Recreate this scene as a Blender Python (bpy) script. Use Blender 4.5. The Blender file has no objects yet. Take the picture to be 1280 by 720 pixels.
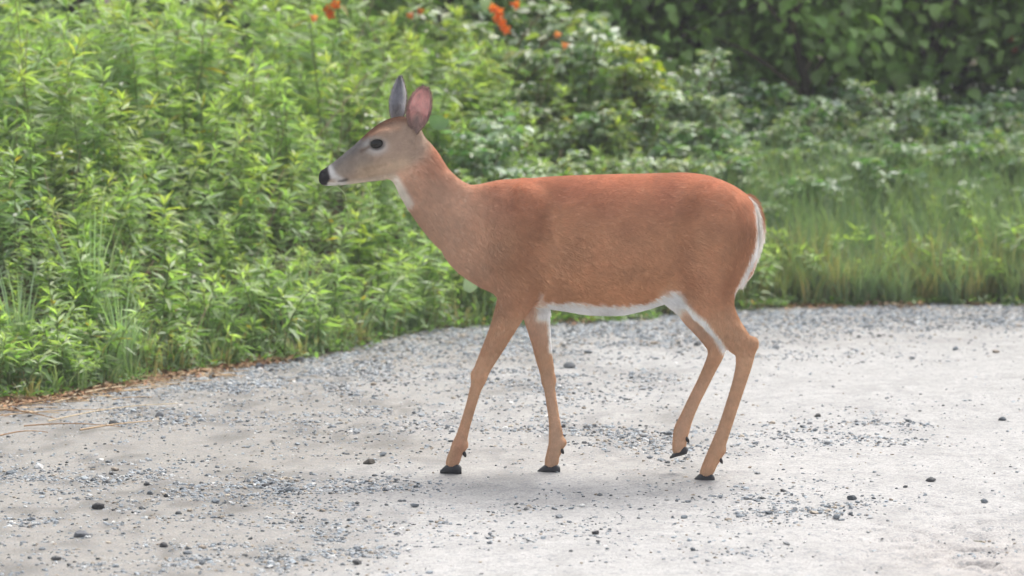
import bpy, math, random
import numpy as np
from mathutils import Vector

SC = bpy.context.scene
COL = SC.collection
rng = np.random.default_rng(7)
random.seed(7)

# ------------------------------------------------------------------ camera
HAZE = .0021
CAM_Z = 1.70
FPX = 5088.0                       # focal length in photo pixels (1280 wide)
PITCH = math.atan((360 + 127) / FPX)
cam_d = bpy.data.cameras.new('camera')
cam = bpy.data.objects.new('camera', cam_d)
COL.objects.link(cam)
cam.location = (0, 0, CAM_Z)
cam.rotation_euler = (math.pi / 2 - PITCH, 0, 0)
cam_d.sensor_width = 36
cam_d.lens = FPX / 1280 * 36
cam_d.clip_start = 0.1
cam_d.clip_end = 1000
cam_d.dof.use_dof = True
cam_d.dof.focus_distance = 12.0
cam_d.dof.aperture_fstop = 3.9
SC.camera = cam
SC.view_settings.view_transform = 'Standard'
SC.view_settings.look = 'None'
SC.view_settings.gamma = 1
SC.view_settings.exposure = 0.92

# ------------------------------------------------------------------ light
SUN_EL, SUN_AZ = 58.0, 35.0        # azimuth from +Y towards +X (behind right of the deer)
w = bpy.data.worlds.new('World')
SC.world = w
w.use_nodes = True
nt = w.node_tree
bg = nt.nodes['Background']
sky = nt.nodes.new('ShaderNodeTexSky')
sky.sky_type = 'NISHITA'
sky.sun_disc = False
sky.sun_elevation = math.radians(SUN_EL)
sky.sun_rotation = math.radians(SUN_AZ)
sky.air_density = 1.0
sky.dust_density = 6.0
sky.ozone_density = 1.0
hsv = nt.nodes.new('ShaderNodeHueSaturation')
hsv.inputs['Saturation'].default_value = 0.35
nt.links.new(sky.outputs[0], hsv.inputs['Color'])
nt.links.new(hsv.outputs[0], bg.inputs['Color'])
bg.inputs['Strength'].default_value = 0.14
sun_d = bpy.data.lights.new('sun', 'SUN')
sun_d.energy = 1.15
sun_d.angle = math.radians(38)
sun_d.color = (1.0, 0.95, 0.86)
sun = bpy.data.objects.new('sun', sun_d)
COL.objects.link(sun)
el, az = math.radians(SUN_EL), math.radians(SUN_AZ)
sdir = Vector((math.sin(az) * math.cos(el), math.cos(az) * math.cos(el), math.sin(el)))
sun.rotation_euler = sdir.to_track_quat('Z', 'Y').to_euler()
sun.location = (4, 6, 12)

# ------------------------------------------------------------------ helpers
def ray(px, py):
    px = np.asarray(px, float); py = np.asarray(py, float)
    a = (px - 640) / FPX
    b = -(py - 360) / FPX
    c, s = math.cos(PITCH), math.sin(PITCH)
    return a + 0 * b, c + s * b, -s + c * b

def at_depth(px, py, Y):
    a, b, c = ray(px, py)
    t = np.asarray(Y, float) / b
    return a * t, CAM_Z + c * t          # X, Z

def on_ground(px, py, z=0.0):
    a, b, c = ray(px, py)
    t = (z - CAM_Z) / c
    return a * t, b * t

def project(X, Y, Z):
    c, s = math.cos(PITCH), math.sin(PITCH)
    dz = Z - CAM_Z
    fwd = Y * c - dz * s
    up = Y * s + dz * c
    return 640 + FPX * X / fwd, 360 - FPX * up / fwd

def hash2(ix, iy, seed):
    h = (ix.astype(np.int64) * 374761393 + iy.astype(np.int64) * 668265263 + seed * 1442695041) & 0x7fffffff
    h = ((h ^ (h >> 13)) * 1274126177) & 0x7fffffff
    h = h ^ (h >> 16)
    return (h & 0xffff) / 65535.0

def vnoise(x, y, scale, seed=0):
    x = np.asarray(x, float) / scale; y = np.asarray(y, float) / scale
    ix = np.floor(x); iy = np.floor(y)
    fx = x - ix; fy = y - iy
    fx = fx * fx * (3 - 2 * fx); fy = fy * fy * (3 - 2 * fy)
    a = hash2(ix, iy, seed); b = hash2(ix + 1, iy, seed)
    c = hash2(ix, iy + 1, seed); d = hash2(ix + 1, iy + 1, seed)
    return (a * (1 - fx) + b * fx) * (1 - fy) + (c * (1 - fx) + d * fx) * fy

def sstep(a, b, x):
    t = np.clip((np.asarray(x, float) - a) / (b - a), 0, 1)
    return t * t * (3 - 2 * t)

def nrm(v):
    return v / np.maximum(np.linalg.norm(v, axis=-1, keepdims=True), 1e-9)

class MB:
    """collects verts, faces and colours for one mesh"""
    def __init__(self):
        self.v = []; self.f3 = []; self.f4 = []; self.c = []; self.n = 0
    def add(self, v, f3=None, f4=None, col=(1, 1, 1)):
        v = np.asarray(v, float).reshape(-1, 3)
        if f3 is not None and len(f3): self.f3.append(np.asarray(f3).reshape(-1, 3) + self.n)
        if f4 is not None and len(f4): self.f4.append(np.asarray(f4).reshape(-1, 4) + self.n)
        c = np.asarray(col, float)
        if c.ndim == 1: c = np.repeat(c[None], len(v), 0)
        self.c.append(c); self.v.append(v); self.n += len(v)
    def mesh(self, name, mat, smooth=True):
        v = np.concatenate(self.v); c = np.concatenate(self.c)
        f3 = np.concatenate(self.f3) if self.f3 else np.zeros((0, 3), int)
        f4 = np.concatenate(self.f4) if self.f4 else np.zeros((0, 4), int)
        me = bpy.data.meshes.new(name)
        me.vertices.add(len(v)); me.vertices.foreach_set('co', v.astype(np.float32).ravel())
        nl = len(f3) * 3 + len(f4) * 4
        me.loops.add(nl)
        me.loops.foreach_set('vertex_index', np.concatenate([f3.ravel(), f4.ravel()]).astype(np.int32))
        me.polygons.add(len(f3) + len(f4))
        st = np.concatenate([np.arange(len(f3)) * 3, len(f3) * 3 + np.arange(len(f4)) * 4]).astype(np.int32)
        me.polygons.foreach_set('loop_start', st)
        me.update(calc_edges=True)
        me.polygons.foreach_set('use_smooth', np.full(len(f3) + len(f4), smooth))
        a = me.color_attributes.new('Col', 'FLOAT_COLOR', 'POINT')
        a.data.foreach_set('color', np.concatenate([c, np.ones((len(c), 1))], 1).astype(np.float32).ravel())
        me.materials.append(mat)
        return me

def link(name, me, parent=None, loc=None, kind=None):
    o = bpy.data.objects.new(name, me)
    COL.objects.link(o)
    if parent is not None: o.parent = parent
    if loc is not None: o.location = loc
    if kind: o['kind'] = kind
    return o

def tag(o, label, cat, group=None):
    o['label'] = label; o['category'] = cat
    if group: o['group'] = group
    return o

def dup(root, loc, rz=0.0, scale=1.0, label=None):
    r = root.copy(); COL.objects.link(r)
    r.location = loc; r.rotation_euler = (0, 0, rz); r.scale = (scale,) * 3 if np.isscalar(scale) else scale
    if label: r['label'] = label
    for ch in root.children:
        c = ch.copy(); COL.objects.link(c); c.parent = r
        for g in ch.children:
            d = g.copy(); COL.objects.link(d); d.parent = c
    return r

# ------------------------------------------------------------------ materials
def newmat(name):
    m = bpy.data.materials.new(name); m.use_nodes = True
    return m, m.node_tree, m.node_tree.nodes['Principled BSDF']

def nd(t, typ, **kw):
    n = t.nodes.new(typ)
    for k, v in kw.items(): setattr(n, k, v)
    return n

def leaf_mat(name, under=(0.34, 0.40, 0.27), under_amt=0.35, transl=0.42, rough=0.42, spec=0.5):
    m, t, b = newmat(name)
    a = nd(t, 'ShaderNodeAttribute', attribute_name='Col')
    tc = nd(t, 'ShaderNodeTexCoord')
    no = nd(t, 'ShaderNodeTexNoise'); no.inputs['Scale'].default_value = 30; no.inputs['Detail'].default_value = 3
    t.links.new(tc.outputs['Object'], no.inputs['Vector'])
    mr = nd(t, 'ShaderNodeMapRange'); mr.inputs[3].default_value = 0.75; mr.inputs[4].default_value = 1.25
    t.links.new(no.outputs['Fac'], mr.inputs[0])
    mul = nd(t, 'ShaderNodeMix', data_type='RGBA', blend_type='MULTIPLY'); mul.inputs[0].default_value = 1
    t.links.new(a.outputs['Color'], mul.inputs[6]); t.links.new(mr.outputs[0], mul.inputs[7])
    g = nd(t, 'ShaderNodeNewGeometry')
    fac = nd(t, 'ShaderNodeMath', operation='MULTIPLY'); fac.inputs[1].default_value = under_amt
    t.links.new(g.outputs['Backfacing'], fac.inputs[0])
    mx = nd(t, 'ShaderNodeMix', data_type='RGBA'); mx.inputs[7].default_value = (*under, 1)
    t.links.new(fac.outputs[0], mx.inputs[0]); t.links.new(mul.outputs[2], mx.inputs[6])
    t.links.new(mx.outputs[2], b.inputs['Base Color'])
    b.inputs['Roughness'].default_value = rough
    b.inputs['Specular IOR Level'].default_value = spec
    tr = nd(t, 'ShaderNodeBsdfTranslucent')
    gm = nd(t, 'ShaderNodeMix', data_type='RGBA', blend_type='MULTIPLY'); gm.inputs[0].default_value = 1
    gm.inputs[7].default_value = (1.7, 1.9, 0.8, 1)
    t.links.new(mul.outputs[2], gm.inputs[6]); t.links.new(gm.outputs[2], tr.inputs['Color'])
    ms = nd(t, 'ShaderNodeMixShader'); ms.inputs[0].default_value = transl
    t.links.new(b.outputs[0], ms.inputs[1]); t.links.new(tr.outputs[0], ms.inputs[2])
    t.links.new(ms.outputs[0], t.nodes['Material Output'].inputs[0])
    return m

def col_mat(name, rough=0.8, spec=0.3, noise=0.0, nscale=40, bump=0.0, bscale=120, sheen=0.0):
    m, t, b = newmat(name)
    a = nd(t, 'ShaderNodeAttribute', attribute_name='Col')
    out = a.outputs['Color']
    tc = nd(t, 'ShaderNodeTexCoord')
    if noise > 0:
        no = nd(t, 'ShaderNodeTexNoise'); no.inputs['Scale'].default_value = nscale; no.inputs['Detail'].default_value = 5
        t.links.new(tc.outputs['Object'], no.inputs['Vector'])
        mr = nd(t, 'ShaderNodeMapRange'); mr.inputs[1].default_value = .25; mr.inputs[2].default_value = .75
        mr.inputs[3].default_value = 1 - noise; mr.inputs[4].default_value = 1 + noise
        t.links.new(no.outputs['Fac'], mr.inputs[0])
        mul = nd(t, 'ShaderNodeMix', data_type='RGBA', blend_type='MULTIPLY'); mul.inputs[0].default_value = 1
        t.links.new(out, mul.inputs[6]); t.links.new(mr.outputs[0], mul.inputs[7]); out = mul.outputs[2]
    t.links.new(out, b.inputs['Base Color'])
    b.inputs['Roughness'].default_value = rough
    b.inputs['Specular IOR Level'].default_value = spec
    if sheen:
        b.inputs['Sheen Weight'].default_value = sheen; b.inputs['Sheen Roughness'].default_value = 0.4
    if bump > 0:
        n2 = nd(t, 'ShaderNodeTexNoise'); n2.inputs['Scale'].default_value = bscale; n2.inputs['Detail'].default_value = 6
        t.links.new(tc.outputs['Object'], n2.inputs['Vector'])
        bp = nd(t, 'ShaderNodeBump'); bp.inputs['Strength'].default_value = bump; bp.inputs['Distance'].default_value = 0.01
        t.links.new(n2.outputs['Fac'], bp.inputs['Height']); t.links.new(bp.outputs[0], b.inputs['Normal'])
    return m

M_WEED = leaf_mat('weed_leaf')
M_SHRUB = leaf_mat('shrub_leaf', under=(0.42, 0.47, 0.38), under_amt=0.55, transl=0.28, rough=0.38, spec=0.6)
M_TREE = leaf_mat('tree_leaf', under=(0.2, 0.3, 0.15), under_amt=0.3, transl=0.3, rough=0.45)
M_GRASS = leaf_mat('grass_blade', under=(0.2, 0.3, 0.13), under_amt=0.2, transl=0.3, rough=0.4)
M_STEM = col_mat('stem', rough=0.7, noise=.2)
M_BARK = col_mat('bark', rough=0.9, noise=.4, nscale=25, bump=.6, bscale=60)
M_STONE = col_mat('stone', rough=0.75, spec=.4, noise=.22, nscale=90, bump=.5, bscale=300)
M_DEAD = col_mat('dry_litter', rough=0.8, noise=.3, nscale=60)
M_PETAL = leaf_mat('petal', under=(0.8, 0.75, 0.7), under_amt=0.0, transl=0.25, rough=0.6, spec=.2)
M_COAT = col_mat('coat', rough=0.85, spec=.15, noise=.08, nscale=60, bump=.25, bscale=220, sheen=.0)
M_HOOF = col_mat('hoof_horn', rough=0.45, spec=.4, noise=.25, nscale=80)

# hair of the deer (own attribute per hair)
m, t, b = newmat('deer_hair'); M_HAIR = m
a = nd(t, 'ShaderNodeAttribute', attribute_name='haircol')
t.links.new(a.outputs['Color'], b.inputs['Base Color'])
b.inputs['Roughness'].default_value = 0.6; b.inputs['Specular IOR Level'].default_value = 0.25
tr = nd(t, 'ShaderNodeBsdfTranslucent'); t.links.new(a.outputs['Color'], tr.inputs['Color'])
ms = nd(t, 'ShaderNodeMixShader'); ms.inputs[0].default_value = 0.35
t.links.new(b.outputs[0], ms.inputs[1]); t.links.new(tr.outputs[0], ms.inputs[2])
t.links.new(ms.outputs[0], t.nodes['Material Output'].inputs[0])

def simple_mat(name, color, rough, spec=.5):
    m, t, b = newmat(name)
    no = nd(t, 'ShaderNodeTexNoise'); no.inputs['Scale'].default_value = 400
    cr = nd(t, 'ShaderNodeMix', data_type='RGBA')
    cr.inputs[6].default_value = (*[c * .8 for c in color], 1); cr.inputs[7].default_value = (*[min(1, c * 1.2) for c in color], 1)
    t.links.new(no.outputs['Fac'], cr.inputs[0]); t.links.new(cr.outputs[2], b.inputs['Base Color'])
    b.inputs['Roughness'].default_value = rough; b.inputs['Specular IOR Level'].default_value = spec
    return m
M_EYE = simple_mat('eye_dark', (0.006, 0.004, 0.003), 0.05, .45)
M_NOSE = simple_mat('nose_leather', (0.018, 0.017, 0.018), 0.4, .5)

# ------------------------------------------------------------------ ground layout
EDGE_PX = [(0, 507), (60, 500), (120, 487), (200, 471), (260, 462), (330, 452), (400, 443), (460, 428), (520, 414), (570, 408),
           (640, 404), (720, 400), (800, 396), (880, 387), (950, 382), (1050, 380), (1160, 379), (1280, 379)]
ex, ey = on_ground([p[0] for p in EDGE_PX], [p[1] for p in EDGE_PX])
EX = np.concatenate([[-60, -20, -8, -4, -2.6], ex, [3.2, 5, 9, 20, 60]])
EY = np.concatenate([[-6, 4, 9.6, 12.0, 13.0], ey, [ey[-1] + .02, ey[-1] - .15, ey[-1] - .8, ey[-1] - 3, ey[-1] - 14]])
def edge(x):
    x = np.asarray(x, float)
    return np.interp(x, EX, EY) + (vnoise(x, x * 0, .35, 3) - .5) * .2 + (vnoise(x, x * 0, .09, 33) - .5) * .05

def relief(x, y):
    """height of the dirt road surface"""
    h = (vnoise(x, y, 2.3, 1) - .5) * .03 + (vnoise(x, y, .6, 2) - .5) * .012
    h += (vnoise(x, y * .6, .16, 4) - .5) * .006 + (vnoise(x, y, .05, 5) - .5) * .003
    cx, cy = on_ground(1240, 690)
    m = np.exp(-(((x - cx) / .38) ** 2 + ((y - cy) / .75) ** 2))          # crumbling ruts at the lower right
    rid = 1 - np.abs(vnoise(x, y, .17, 6) - .5) * 2
    rid2 = 1 - np.abs(vnoise(x + .3 * y, y, .09, 8) - .5) * 2
    h -= m * (np.maximum(rid - .86, 0) * .20 + np.maximum(rid2 - .88, 0) * .2)
    h = h * sstep(0, .2, edge(x) - y)
    # keep it level under the hooves
    return h * (1 - .9 * np.exp(-(((x - .15) / .9) ** 2 + ((y - 11.95) / .25) ** 2)))

def terrain(x, y):
    s = y - edge(x)
    side = sstep(-1.0, 1.6, x)
    g = (.42 - .1 * side) * sstep(0.1, 3.2, s) + .02 * sstep(0, .3, s) + (vnoise(x, y, .7, 9) - .5) * .08 * sstep(.2, 1, s)
    return g

def nonuni(parts):
    out = []
    for a, b, st in parts: out.append(np.arange(a, b - 1e-6, st))
    out.append([parts[-1][1]])
    return np.concatenate(out)

def grid_faces(nx, ny):
    i = np.arange(nx - 1)[:, None] * ny + np.arange(ny - 1)[None]
    return np.stack([i, i + ny, i + ny + 1, i + 1], -1).reshape(-1, 4)

# ground sheet: soil and forest floor out to the horizon
m, t, b = newmat('forest_soil'); M_SOIL = m
tc = nd(t, 'ShaderNodeTexCoord')
n1 = nd(t, 'ShaderNodeTexNoise'); n1.inputs['Scale'].default_value = 6; n1.inputs['Detail'].default_value = 8
n2 = nd(t, 'ShaderNodeTexVoronoi'); n2.inputs['Scale'].default_value = 28
t.links.new(tc.outputs['Object'], n1.inputs['Vector']); t.links.new(tc.outputs['Object'], n2.inputs['Vector'])
cr = nd(t, 'ShaderNodeValToRGB')
cr.color_ramp.elements[0].position = .3; cr.color_ramp.elements[0].color = (.03, .022, .012, 1)
cr.color_ramp.elements[1].position = .7; cr.color_ramp.elements[1].color = (.14, .10, .055, 1)
e = cr.color_ramp.elements.new(.5); e.color = (.07, .055, .028, 1)
t.links.new(n1.outputs['Fac'], cr.inputs[0])
mx = nd(t, 'ShaderNodeMix', data_type='RGBA', blend_type='OVERLAY'); mx.inputs[0].default_value = .35
t.links.new(cr.outputs[0], mx.inputs[6]); t.links.new(n2.outputs['Color'], mx.inputs[7])
t.links.new(mx.outputs[2], b.inputs['Base Color']); b.inputs['Roughness'].default_value = .95
bp = nd(t, 'ShaderNodeBump'); bp.inputs['Strength'].default_value = .6; bp.inputs['Distance'].default_value = .02
t.links.new(n2.outputs['Distance'], bp.inputs['Height']); t.links.new(bp.outputs[0], b.inputs['Normal'])

gx = nonuni([(-400, -40, 45), (-40, -8, 3), (-8, 8, .25), (8, 40, 3), (40, 400, 45)])
gy = nonuni([(-300, -8, 40), (-8, 10, 1), (10, 26, .2), (26, 60, 3), (60, 500, 44)])
X, Y = np.meshgrid(gx, gy, indexing='ij')
Z = terrain(X, Y) - .03 * (1 - sstep(0.0, .12, Y - edge(X)))- .001
mb = MB(); mb.add(np.stack([X, Y, Z], -1), f4=grid_faces(len(gx), len(gy)))
link('ground', mb.mesh('ground', M_SOIL), kind='structure')

# the dirt road
m, t, b = newmat('dirt_road'); M_ROAD = m
tc = nd(t, 'ShaderNodeTexCoord')
at = nd(t, 'ShaderNodeAttribute', attribute_name='Col')
n1 = nd(t, 'ShaderNodeTexNoise'); n1.inputs['Scale'].default_value = 14; n1.inputs['Detail'].default_value = 8; n1.inputs['Roughness'].default_value = .65
n2 = nd(t, 'ShaderNodeTexVoronoi'); n2.inputs['Scale'].default_value = 95
n3 = nd(t, 'ShaderNodeTexNoise'); n3.inputs['Scale'].default_value = 160; n3.inputs['Detail'].default_value = 4
for n in (n1, n2, n3): t.links.new(tc.outputs['Object'], n.inputs['Vector'])
r1 = nd(t, 'ShaderNodeMapRange'); r1.inputs[1].default_value = .3; r1.inputs[2].default_value = .7; r1.inputs[3].default_value = .86; r1.inputs[4].default_value = 1.1
t.links.new(n1.outputs['Fac'], r1.inputs[0])
m1 = nd(t, 'ShaderNodeMix', data_type='RGBA', blend_type='MULTIPLY'); m1.inputs[0].default_value = 1
t.links.new(at.outputs['Color'], m1.inputs[6]); t.links.new(r1.outputs[0], m1.inputs[7])
r3 = nd(t, 'ShaderNodeMapRange'); r3.inputs[1].default_value = .35; r3.inputs[2].default_value = .65; r3.inputs[3].default_value = .8; r3.inputs[4].default_value = 1.15
t.links.new(n3.outputs['Fac'], r3.inputs[0])
m3 = nd(t, 'ShaderNodeMix', data_type='RGBA', blend_type='MULTIPLY'); m3.inputs[0].default_value = 1
t.links.new(m1.outputs[2], m3.inputs[6]); t.links.new(r3.outputs[0], m3.inputs[7])
# a few tiny embedded grains from the voronoi colour
sep = nd(t, 'ShaderNodeSeparateColor'); t.links.new(n2.outputs['Color'], sep.inputs[0])
gt = nd(t, 'ShaderNodeMath', operation='GREATER_THAN'); gt.inputs[1].default_value = .8
t.links.new(sep.outputs[0], gt.inputs[0])
gf = nd(t, 'ShaderNodeMath', operation='MULTIPLY'); gf.inputs[1].default_value = .45
t.links.new(gt.outputs[0], gf.inputs[0])
mg = nd(t, 'ShaderNodeMix', data_type='RGBA'); mg.inputs[7].default_value = (.2, .215, .23, 1)
t.links.new(gf.outputs[0], mg.inputs[0]); t.links.new(m3.outputs[2], mg.inputs[6])
t.links.new(mg.outputs[2], b.inputs['Base Color']); b.inputs['Roughness'].default_value = .9
b.inputs['Specular IOR Level'].default_value = .25
bp = nd(t, 'ShaderNodeBump'); bp.inputs['Strength'].default_value = .5; bp.inputs['Distance'].default_value = .006
t.links.new(n3.outputs['Fac'], bp.inputs['Height']); t.links.new(bp.outputs[0], b.inputs['Normal'])

def tone_field(x, y):
    """how brown and stony the packed dirt is: bright packed wheel track on the right, duller on the left"""
    px, py = project(x, y, 0 * x)
    k = 1 - sstep(380, 760, px + (py - 560) * .9 + (vnoise(x, y, .5, 21) - .5) * 300)
    k2 = (1 - sstep(15, 70, np.abs(py - (545 + .0 * px)) + (vnoise(x, y, .3, 22) - .5) * 40)) * sstep(450, 560, px) * (1 - sstep(830, 980, px)) * .55
    far = (1 - sstep(395, 450, py + (vnoise(x, y, .4, 23) - .5) * 30)) * .5
    return np.clip(np.maximum(np.maximum(k, k2), far), 0, 1)

rx = nonuni([(-60, -10, 3), (-10, -2.6, .15), (-2.6, 2.8, .018), (2.8, 10, .15), (10, 60, 3)])
tt = np.concatenate([np.linspace(-26, -8, 10), np.linspace(-7.8, 0, 430)])     # distance short of the edge
X = np.repeat(rx[:, None], len(tt), 1)
E = edge(rx)[:, None] + .06 + (vnoise(rx, rx * 0, .07, 31)[:, None] - .5) * .08
Y = E + tt[None]
Z = relief(X, Y) + .0
Z[:, -1] -= .03
k = tone_field(X, Y)[..., None]
wv = .3 + .35 * (1 - sstep(-1.9, -1.0, X))
br = (sstep(0, 1, 1 + (Y - E) / wv) * (.55 + .9 * (vnoise(X, Y, .06, 93) - .5)))[..., None] * .9      # leaf mould along the verge
c = np.array([.405, .40, .397]) * (1 - k) + np.array([.285, .272, .255]) * k
mot = (vnoise(X, Y * .5, .05, 91) * .5 + vnoise(X, Y * .5, .13, 92) * .5)[..., None]
c = c * (1 - (.10 + .22 * k) * sstep(.45, .75, mot))
c = c * (1 - br) + np.array([.25, .175, .13]) * br
cx, cy = on_ground(1240, 700)
cm = np.exp(-(((X - cx) / .3) ** 2 + ((Y - cy) / .6) ** 2))[..., None] * .35
c = c * (1 - cm) + np.array([.36, .31, .28]) * cm
mb = MB(); mb.add(np.stack([X, Y, Z], -1), f4=grid_faces(len(rx), len(tt)), col=c.reshape(-1, 3))
link('road', mb.mesh('road', M_ROAD), kind='structure')

def zone(px, py):
    """where on the bank something stands, told by things one can find"""
    if py > 440: v = 'low at the road edge'
    elif py > 300: v = 'on the lower bank'
    elif py > 150: v = 'midway up the bank'
    else: v = 'at the top of the bank'
    for lim, t in ((90, 'at the far left'), (190, 'in the left part'), (300, 'well left of the deer'), (400, 'just left of the deer\'s nose'), (505, 'behind the deer\'s face'),
                   (600, 'behind the deer\'s neck'), (700, 'behind its shoulder'), (800, 'behind its back'), (900, 'behind its loins'), (990, 'behind its rump'),
                   (1100, 'right of the deer\'s rump'), (1200, 'in the right part')):
        if px < lim: return v + ' ' + t
    return v + ' at the right edge'
def road_zone(px, py):
    v = 'beyond the deer' if py < 500 else ('level with the hooves' if py < 610 else 'near the camera')
    for lim, t in ((130, 'far left'), (260, 'left'), (400, 'left of the fore hooves'), (540, 'just left of the fore hooves'), (720, 'by the fore hooves'), (830, 'between fore and hind legs'),
                   (940, 'by the hind hooves'), (1080, 'right of the hind hooves')):
        if px < lim: return v + ', ' + t
    return v + ', far right'

# ------------------------------------------------------------------ stones
g = (1 + 5 ** .5) / 2
ICO_V = nrm(np.array([(-1, g, 0), (1, g, 0), (-1, -g, 0), (1, -g, 0), (0, -1, g), (0, 1, g), (0, -1, -g), (0, 1, -g), (g, 0, -1), (g, 0, 1), (-g, 0, -1), (-g, 0, 1)], float))
ICO_F = np.array([(0, 11, 5), (0, 5, 1), (0, 1, 7), (0, 7, 10), (0, 10, 11), (1, 5, 9), (5, 11, 4), (11, 10, 2), (10, 7, 6), (7, 1, 8), (3, 9, 4), (3, 4, 2), (3, 2, 6), (3, 6, 8), (3, 8, 9), (4, 9, 5), (2, 4, 11), (6, 2, 10), (8, 6, 7), (9, 8, 1)])

def rotz(v, a):
    c, s = np.cos(a), np.sin(a)
    return np.stack([v[..., 0] * c - v[..., 1] * s, v[..., 0] * s + v[..., 1] * c, v[..., 2]], -1)

def stone_colors(n):
    r = rng.random(n)[:, None]
    base = np.array([.24, .27, .30]) * (.6 + 1.1 * rng.random((n, 1)))
    base = np.where(r > .62, np.array([.42, .43, .44]) * (.8 + .4 * rng.random((n, 1))), base)
    base = np.where(r > .86, np.array([.38, .33, .27]) * (.7 + .5 * rng.random((n, 1))), base)
    base = np.where(r > .975, np.array([.7, .7, .69]), base)
    base = np.where(r < .12, np.array([.075, .085, .095]) * (.6 + .9 * rng.random((n, 1))), base)
    return base

def stones_mesh(name, x, y, z, size, cols):
    n = len(x)
    v = ICO_V[None] * (1 + (rng.random((n, 12, 1)) - .5) * .55)
    sc = np.stack([1 + .5 * (rng.random(n) - .3), .8 + .4 * rng.random(n), .42 + .3 * rng.random(n)], -1)
    v = v * sc[:, None] * size[:, None, None] * .5
    tilt = (rng.random((n, 1)) - .5) * .6
    v[..., 2] += v[..., 0] * tilt
    v = rotz(v, (rng.random(n) * 6.28)[:, None])
    v = v + np.stack([x, y, z + size * (rng.random(n) * .22 - .08)], -1)[:, None]
    f = (ICO_F[None] + np.arange(n)[:, None, None] * 12).reshape(-1, 3)
    mb = MB(); mb.add(v.reshape(-1, 3), f3=f, col=np.repeat(cols, 12, 0))
    return mb.mesh(name, M_STONE, smooth=False)

# stony patches given as (px, py, half width, half height, weight) in the photograph, laid on the ground
PATCH = [(60, 588, 110, 14, 1.3), (130, 605, 120, 22, 1), (290, 487, 110, 13, 1.5), (210, 515, 90, 14, .9), (350, 470, 90, 14, 1.2),
         (60, 650, 120, 18, 1.2), (200, 655, 140, 18, .8), (330, 612, 90, 14, 1.3), (430, 605, 90, 10, 1.7), (420, 645, 110, 18, .9),
         (390, 690, 120, 18, 1.2), (60, 705, 120, 14, 1), (260, 700, 90, 16, .7), (720, 535, 140, 12, 1.1), (800, 550, 80, 10, 1.2),
         (980, 545, 110, 16, 1.2), (1110, 537, 60, 18, .8), (960, 632, 90, 18, 1.3), (1040, 620, 50, 20, .8), (930, 685, 60, 12, .9),
         (640, 622, 60, 9, .7), (700, 650, 160, 30, .35), (560, 440, 140, 16, 1.5), (700, 420, 160, 16, 1.9), (830, 410, 160, 16, 1.9),
         (980, 400, 150, 14, 2.0), (1150, 394, 160, 12, 2.0), (1270, 395, 90, 12, 1.8), (620, 470, 160, 20, .8), (760, 490, 90, 18, .7),
         (1000, 440, 150, 12, .7), (450, 460, 80, 14, 1.1), (1240, 690, 60, 25, .7), (500, 520, 120, 20, .35), (840, 570, 30, 6, .9)]
def gravel_density(px, py):
    d = np.full(px.shape, .06)
    for a, b_, hw, hh, wt in PATCH:
        d += wt * .5 * np.exp(-(((px - a) / hw) ** 2 + ((py - b_) / hh) ** 2))
    return d

def scatter(n, x0=-2.6, x1=2.8, y0=9.4, y1=17.3, power=1.0):
    xs, ys = [], []
    got = 0
    while got < n:
        x = rng.uniform(x0, x1, 60000); y = rng.uniform(y0, y1, 60000)
        px, py = project(x, y, 0 * x)
        d = (gravel_density(px, py) * .9 + .17 * tone_field(x, y) - .025) * (.45 + 1.1 * (vnoise(x, y, .12, 41) > .5)) * (vnoise(x, y, .4, 42) + .4)
        ok = (rng.random(60000) < (np.maximum(d, .003) ** power) * .6) & (y < edge(x) + .05)
        xs.append(x[ok]); ys.append(y[ok]); got += ok.sum()
    return np.concatenate(xs)[:n], np.concatenate(ys)[:n]

x, y = scatter(46000)
size = .0042 + .0095 * rng.random(len(x)) ** 2.4
o = link('gravel', stones_mesh('gravel', x, y, relief(x, y), size, stone_colors(len(x))), kind='stuff')
tag(o, 'loose blue grey gravel strewn over the pale dirt road', 'gravel')
x, y = scatter(8200, power=1.7)
xb = rng.uniform(-2.4, 2.7, 9000); sb = np.abs(rng.normal(0, 1, 9000)) * np.where(xb < -.6, .28, .55)
kp = (vnoise(xb, sb, .15, 44) > .33) & (rng.random(9000) < .35 + .65 * sstep(-1.6, -.4, xb))
x = np.concatenate([x, xb[kp]]); y = np.concatenate([y, (edge(xb) - sb + .03)[kp]])
size = .010 + .012 * rng.random(len(x)) ** 2.5
o = link('gravel', stones_mesh('coarse_gravel', x, y, relief(x, y), size, stone_colors(len(x))), kind='stuff')
tag(o, 'coarser crushed stone lying in streaks and heaped beside the verge', 'gravel')
# coarser stone further along the road, outside the frame
x = np.concatenate([rng.uniform(-9, -2.6, 1500), rng.uniform(2.8, 9, 1500)]); y = edge(x) - rng.random(3000) ** 1.5 * 7
link('gravel', stones_mesh('roadside_gravel', x, y, .0 * x, .012 + .02 * rng.random(3000) ** 2, stone_colors(3000)), kind='stuff')
tag(bpy.data.objects['gravel.002'], 'loose gravel along the road past both ends of the view', 'gravel')

def rock_mesh(name, seed, color, sub=2):
    import bmesh
    r = random.Random(seed)
    bm = bmesh.new(); bmesh.ops.create_icosphere(bm, subdivisions=sub, radius=.5)
    planes = [(Vector((r.uniform(-1, 1), r.uniform(-1, 1), r.uniform(-.3, 1))).normalized(), r.uniform(.26, .42)) for _ in range(9)]
    for v in bm.verts:
        for n, d in planes:
            k = v.co.dot(n) - d
            if k > 0: v.co -= n * k
        v.co += Vector((r.uniform(-1, 1), r.uniform(-1, 1), r.uniform(-1, 1))) * .012
    vs = np.array([v.co[:] for v in bm.verts]); fs = np.array([[v.index for v in f.verts] for f in bm.faces]); bm.free()
    mb = MB(); mb.add(vs, f3=fs, col=color)
    return mb.mesh(name, M_STONE, smooth=False)

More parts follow.
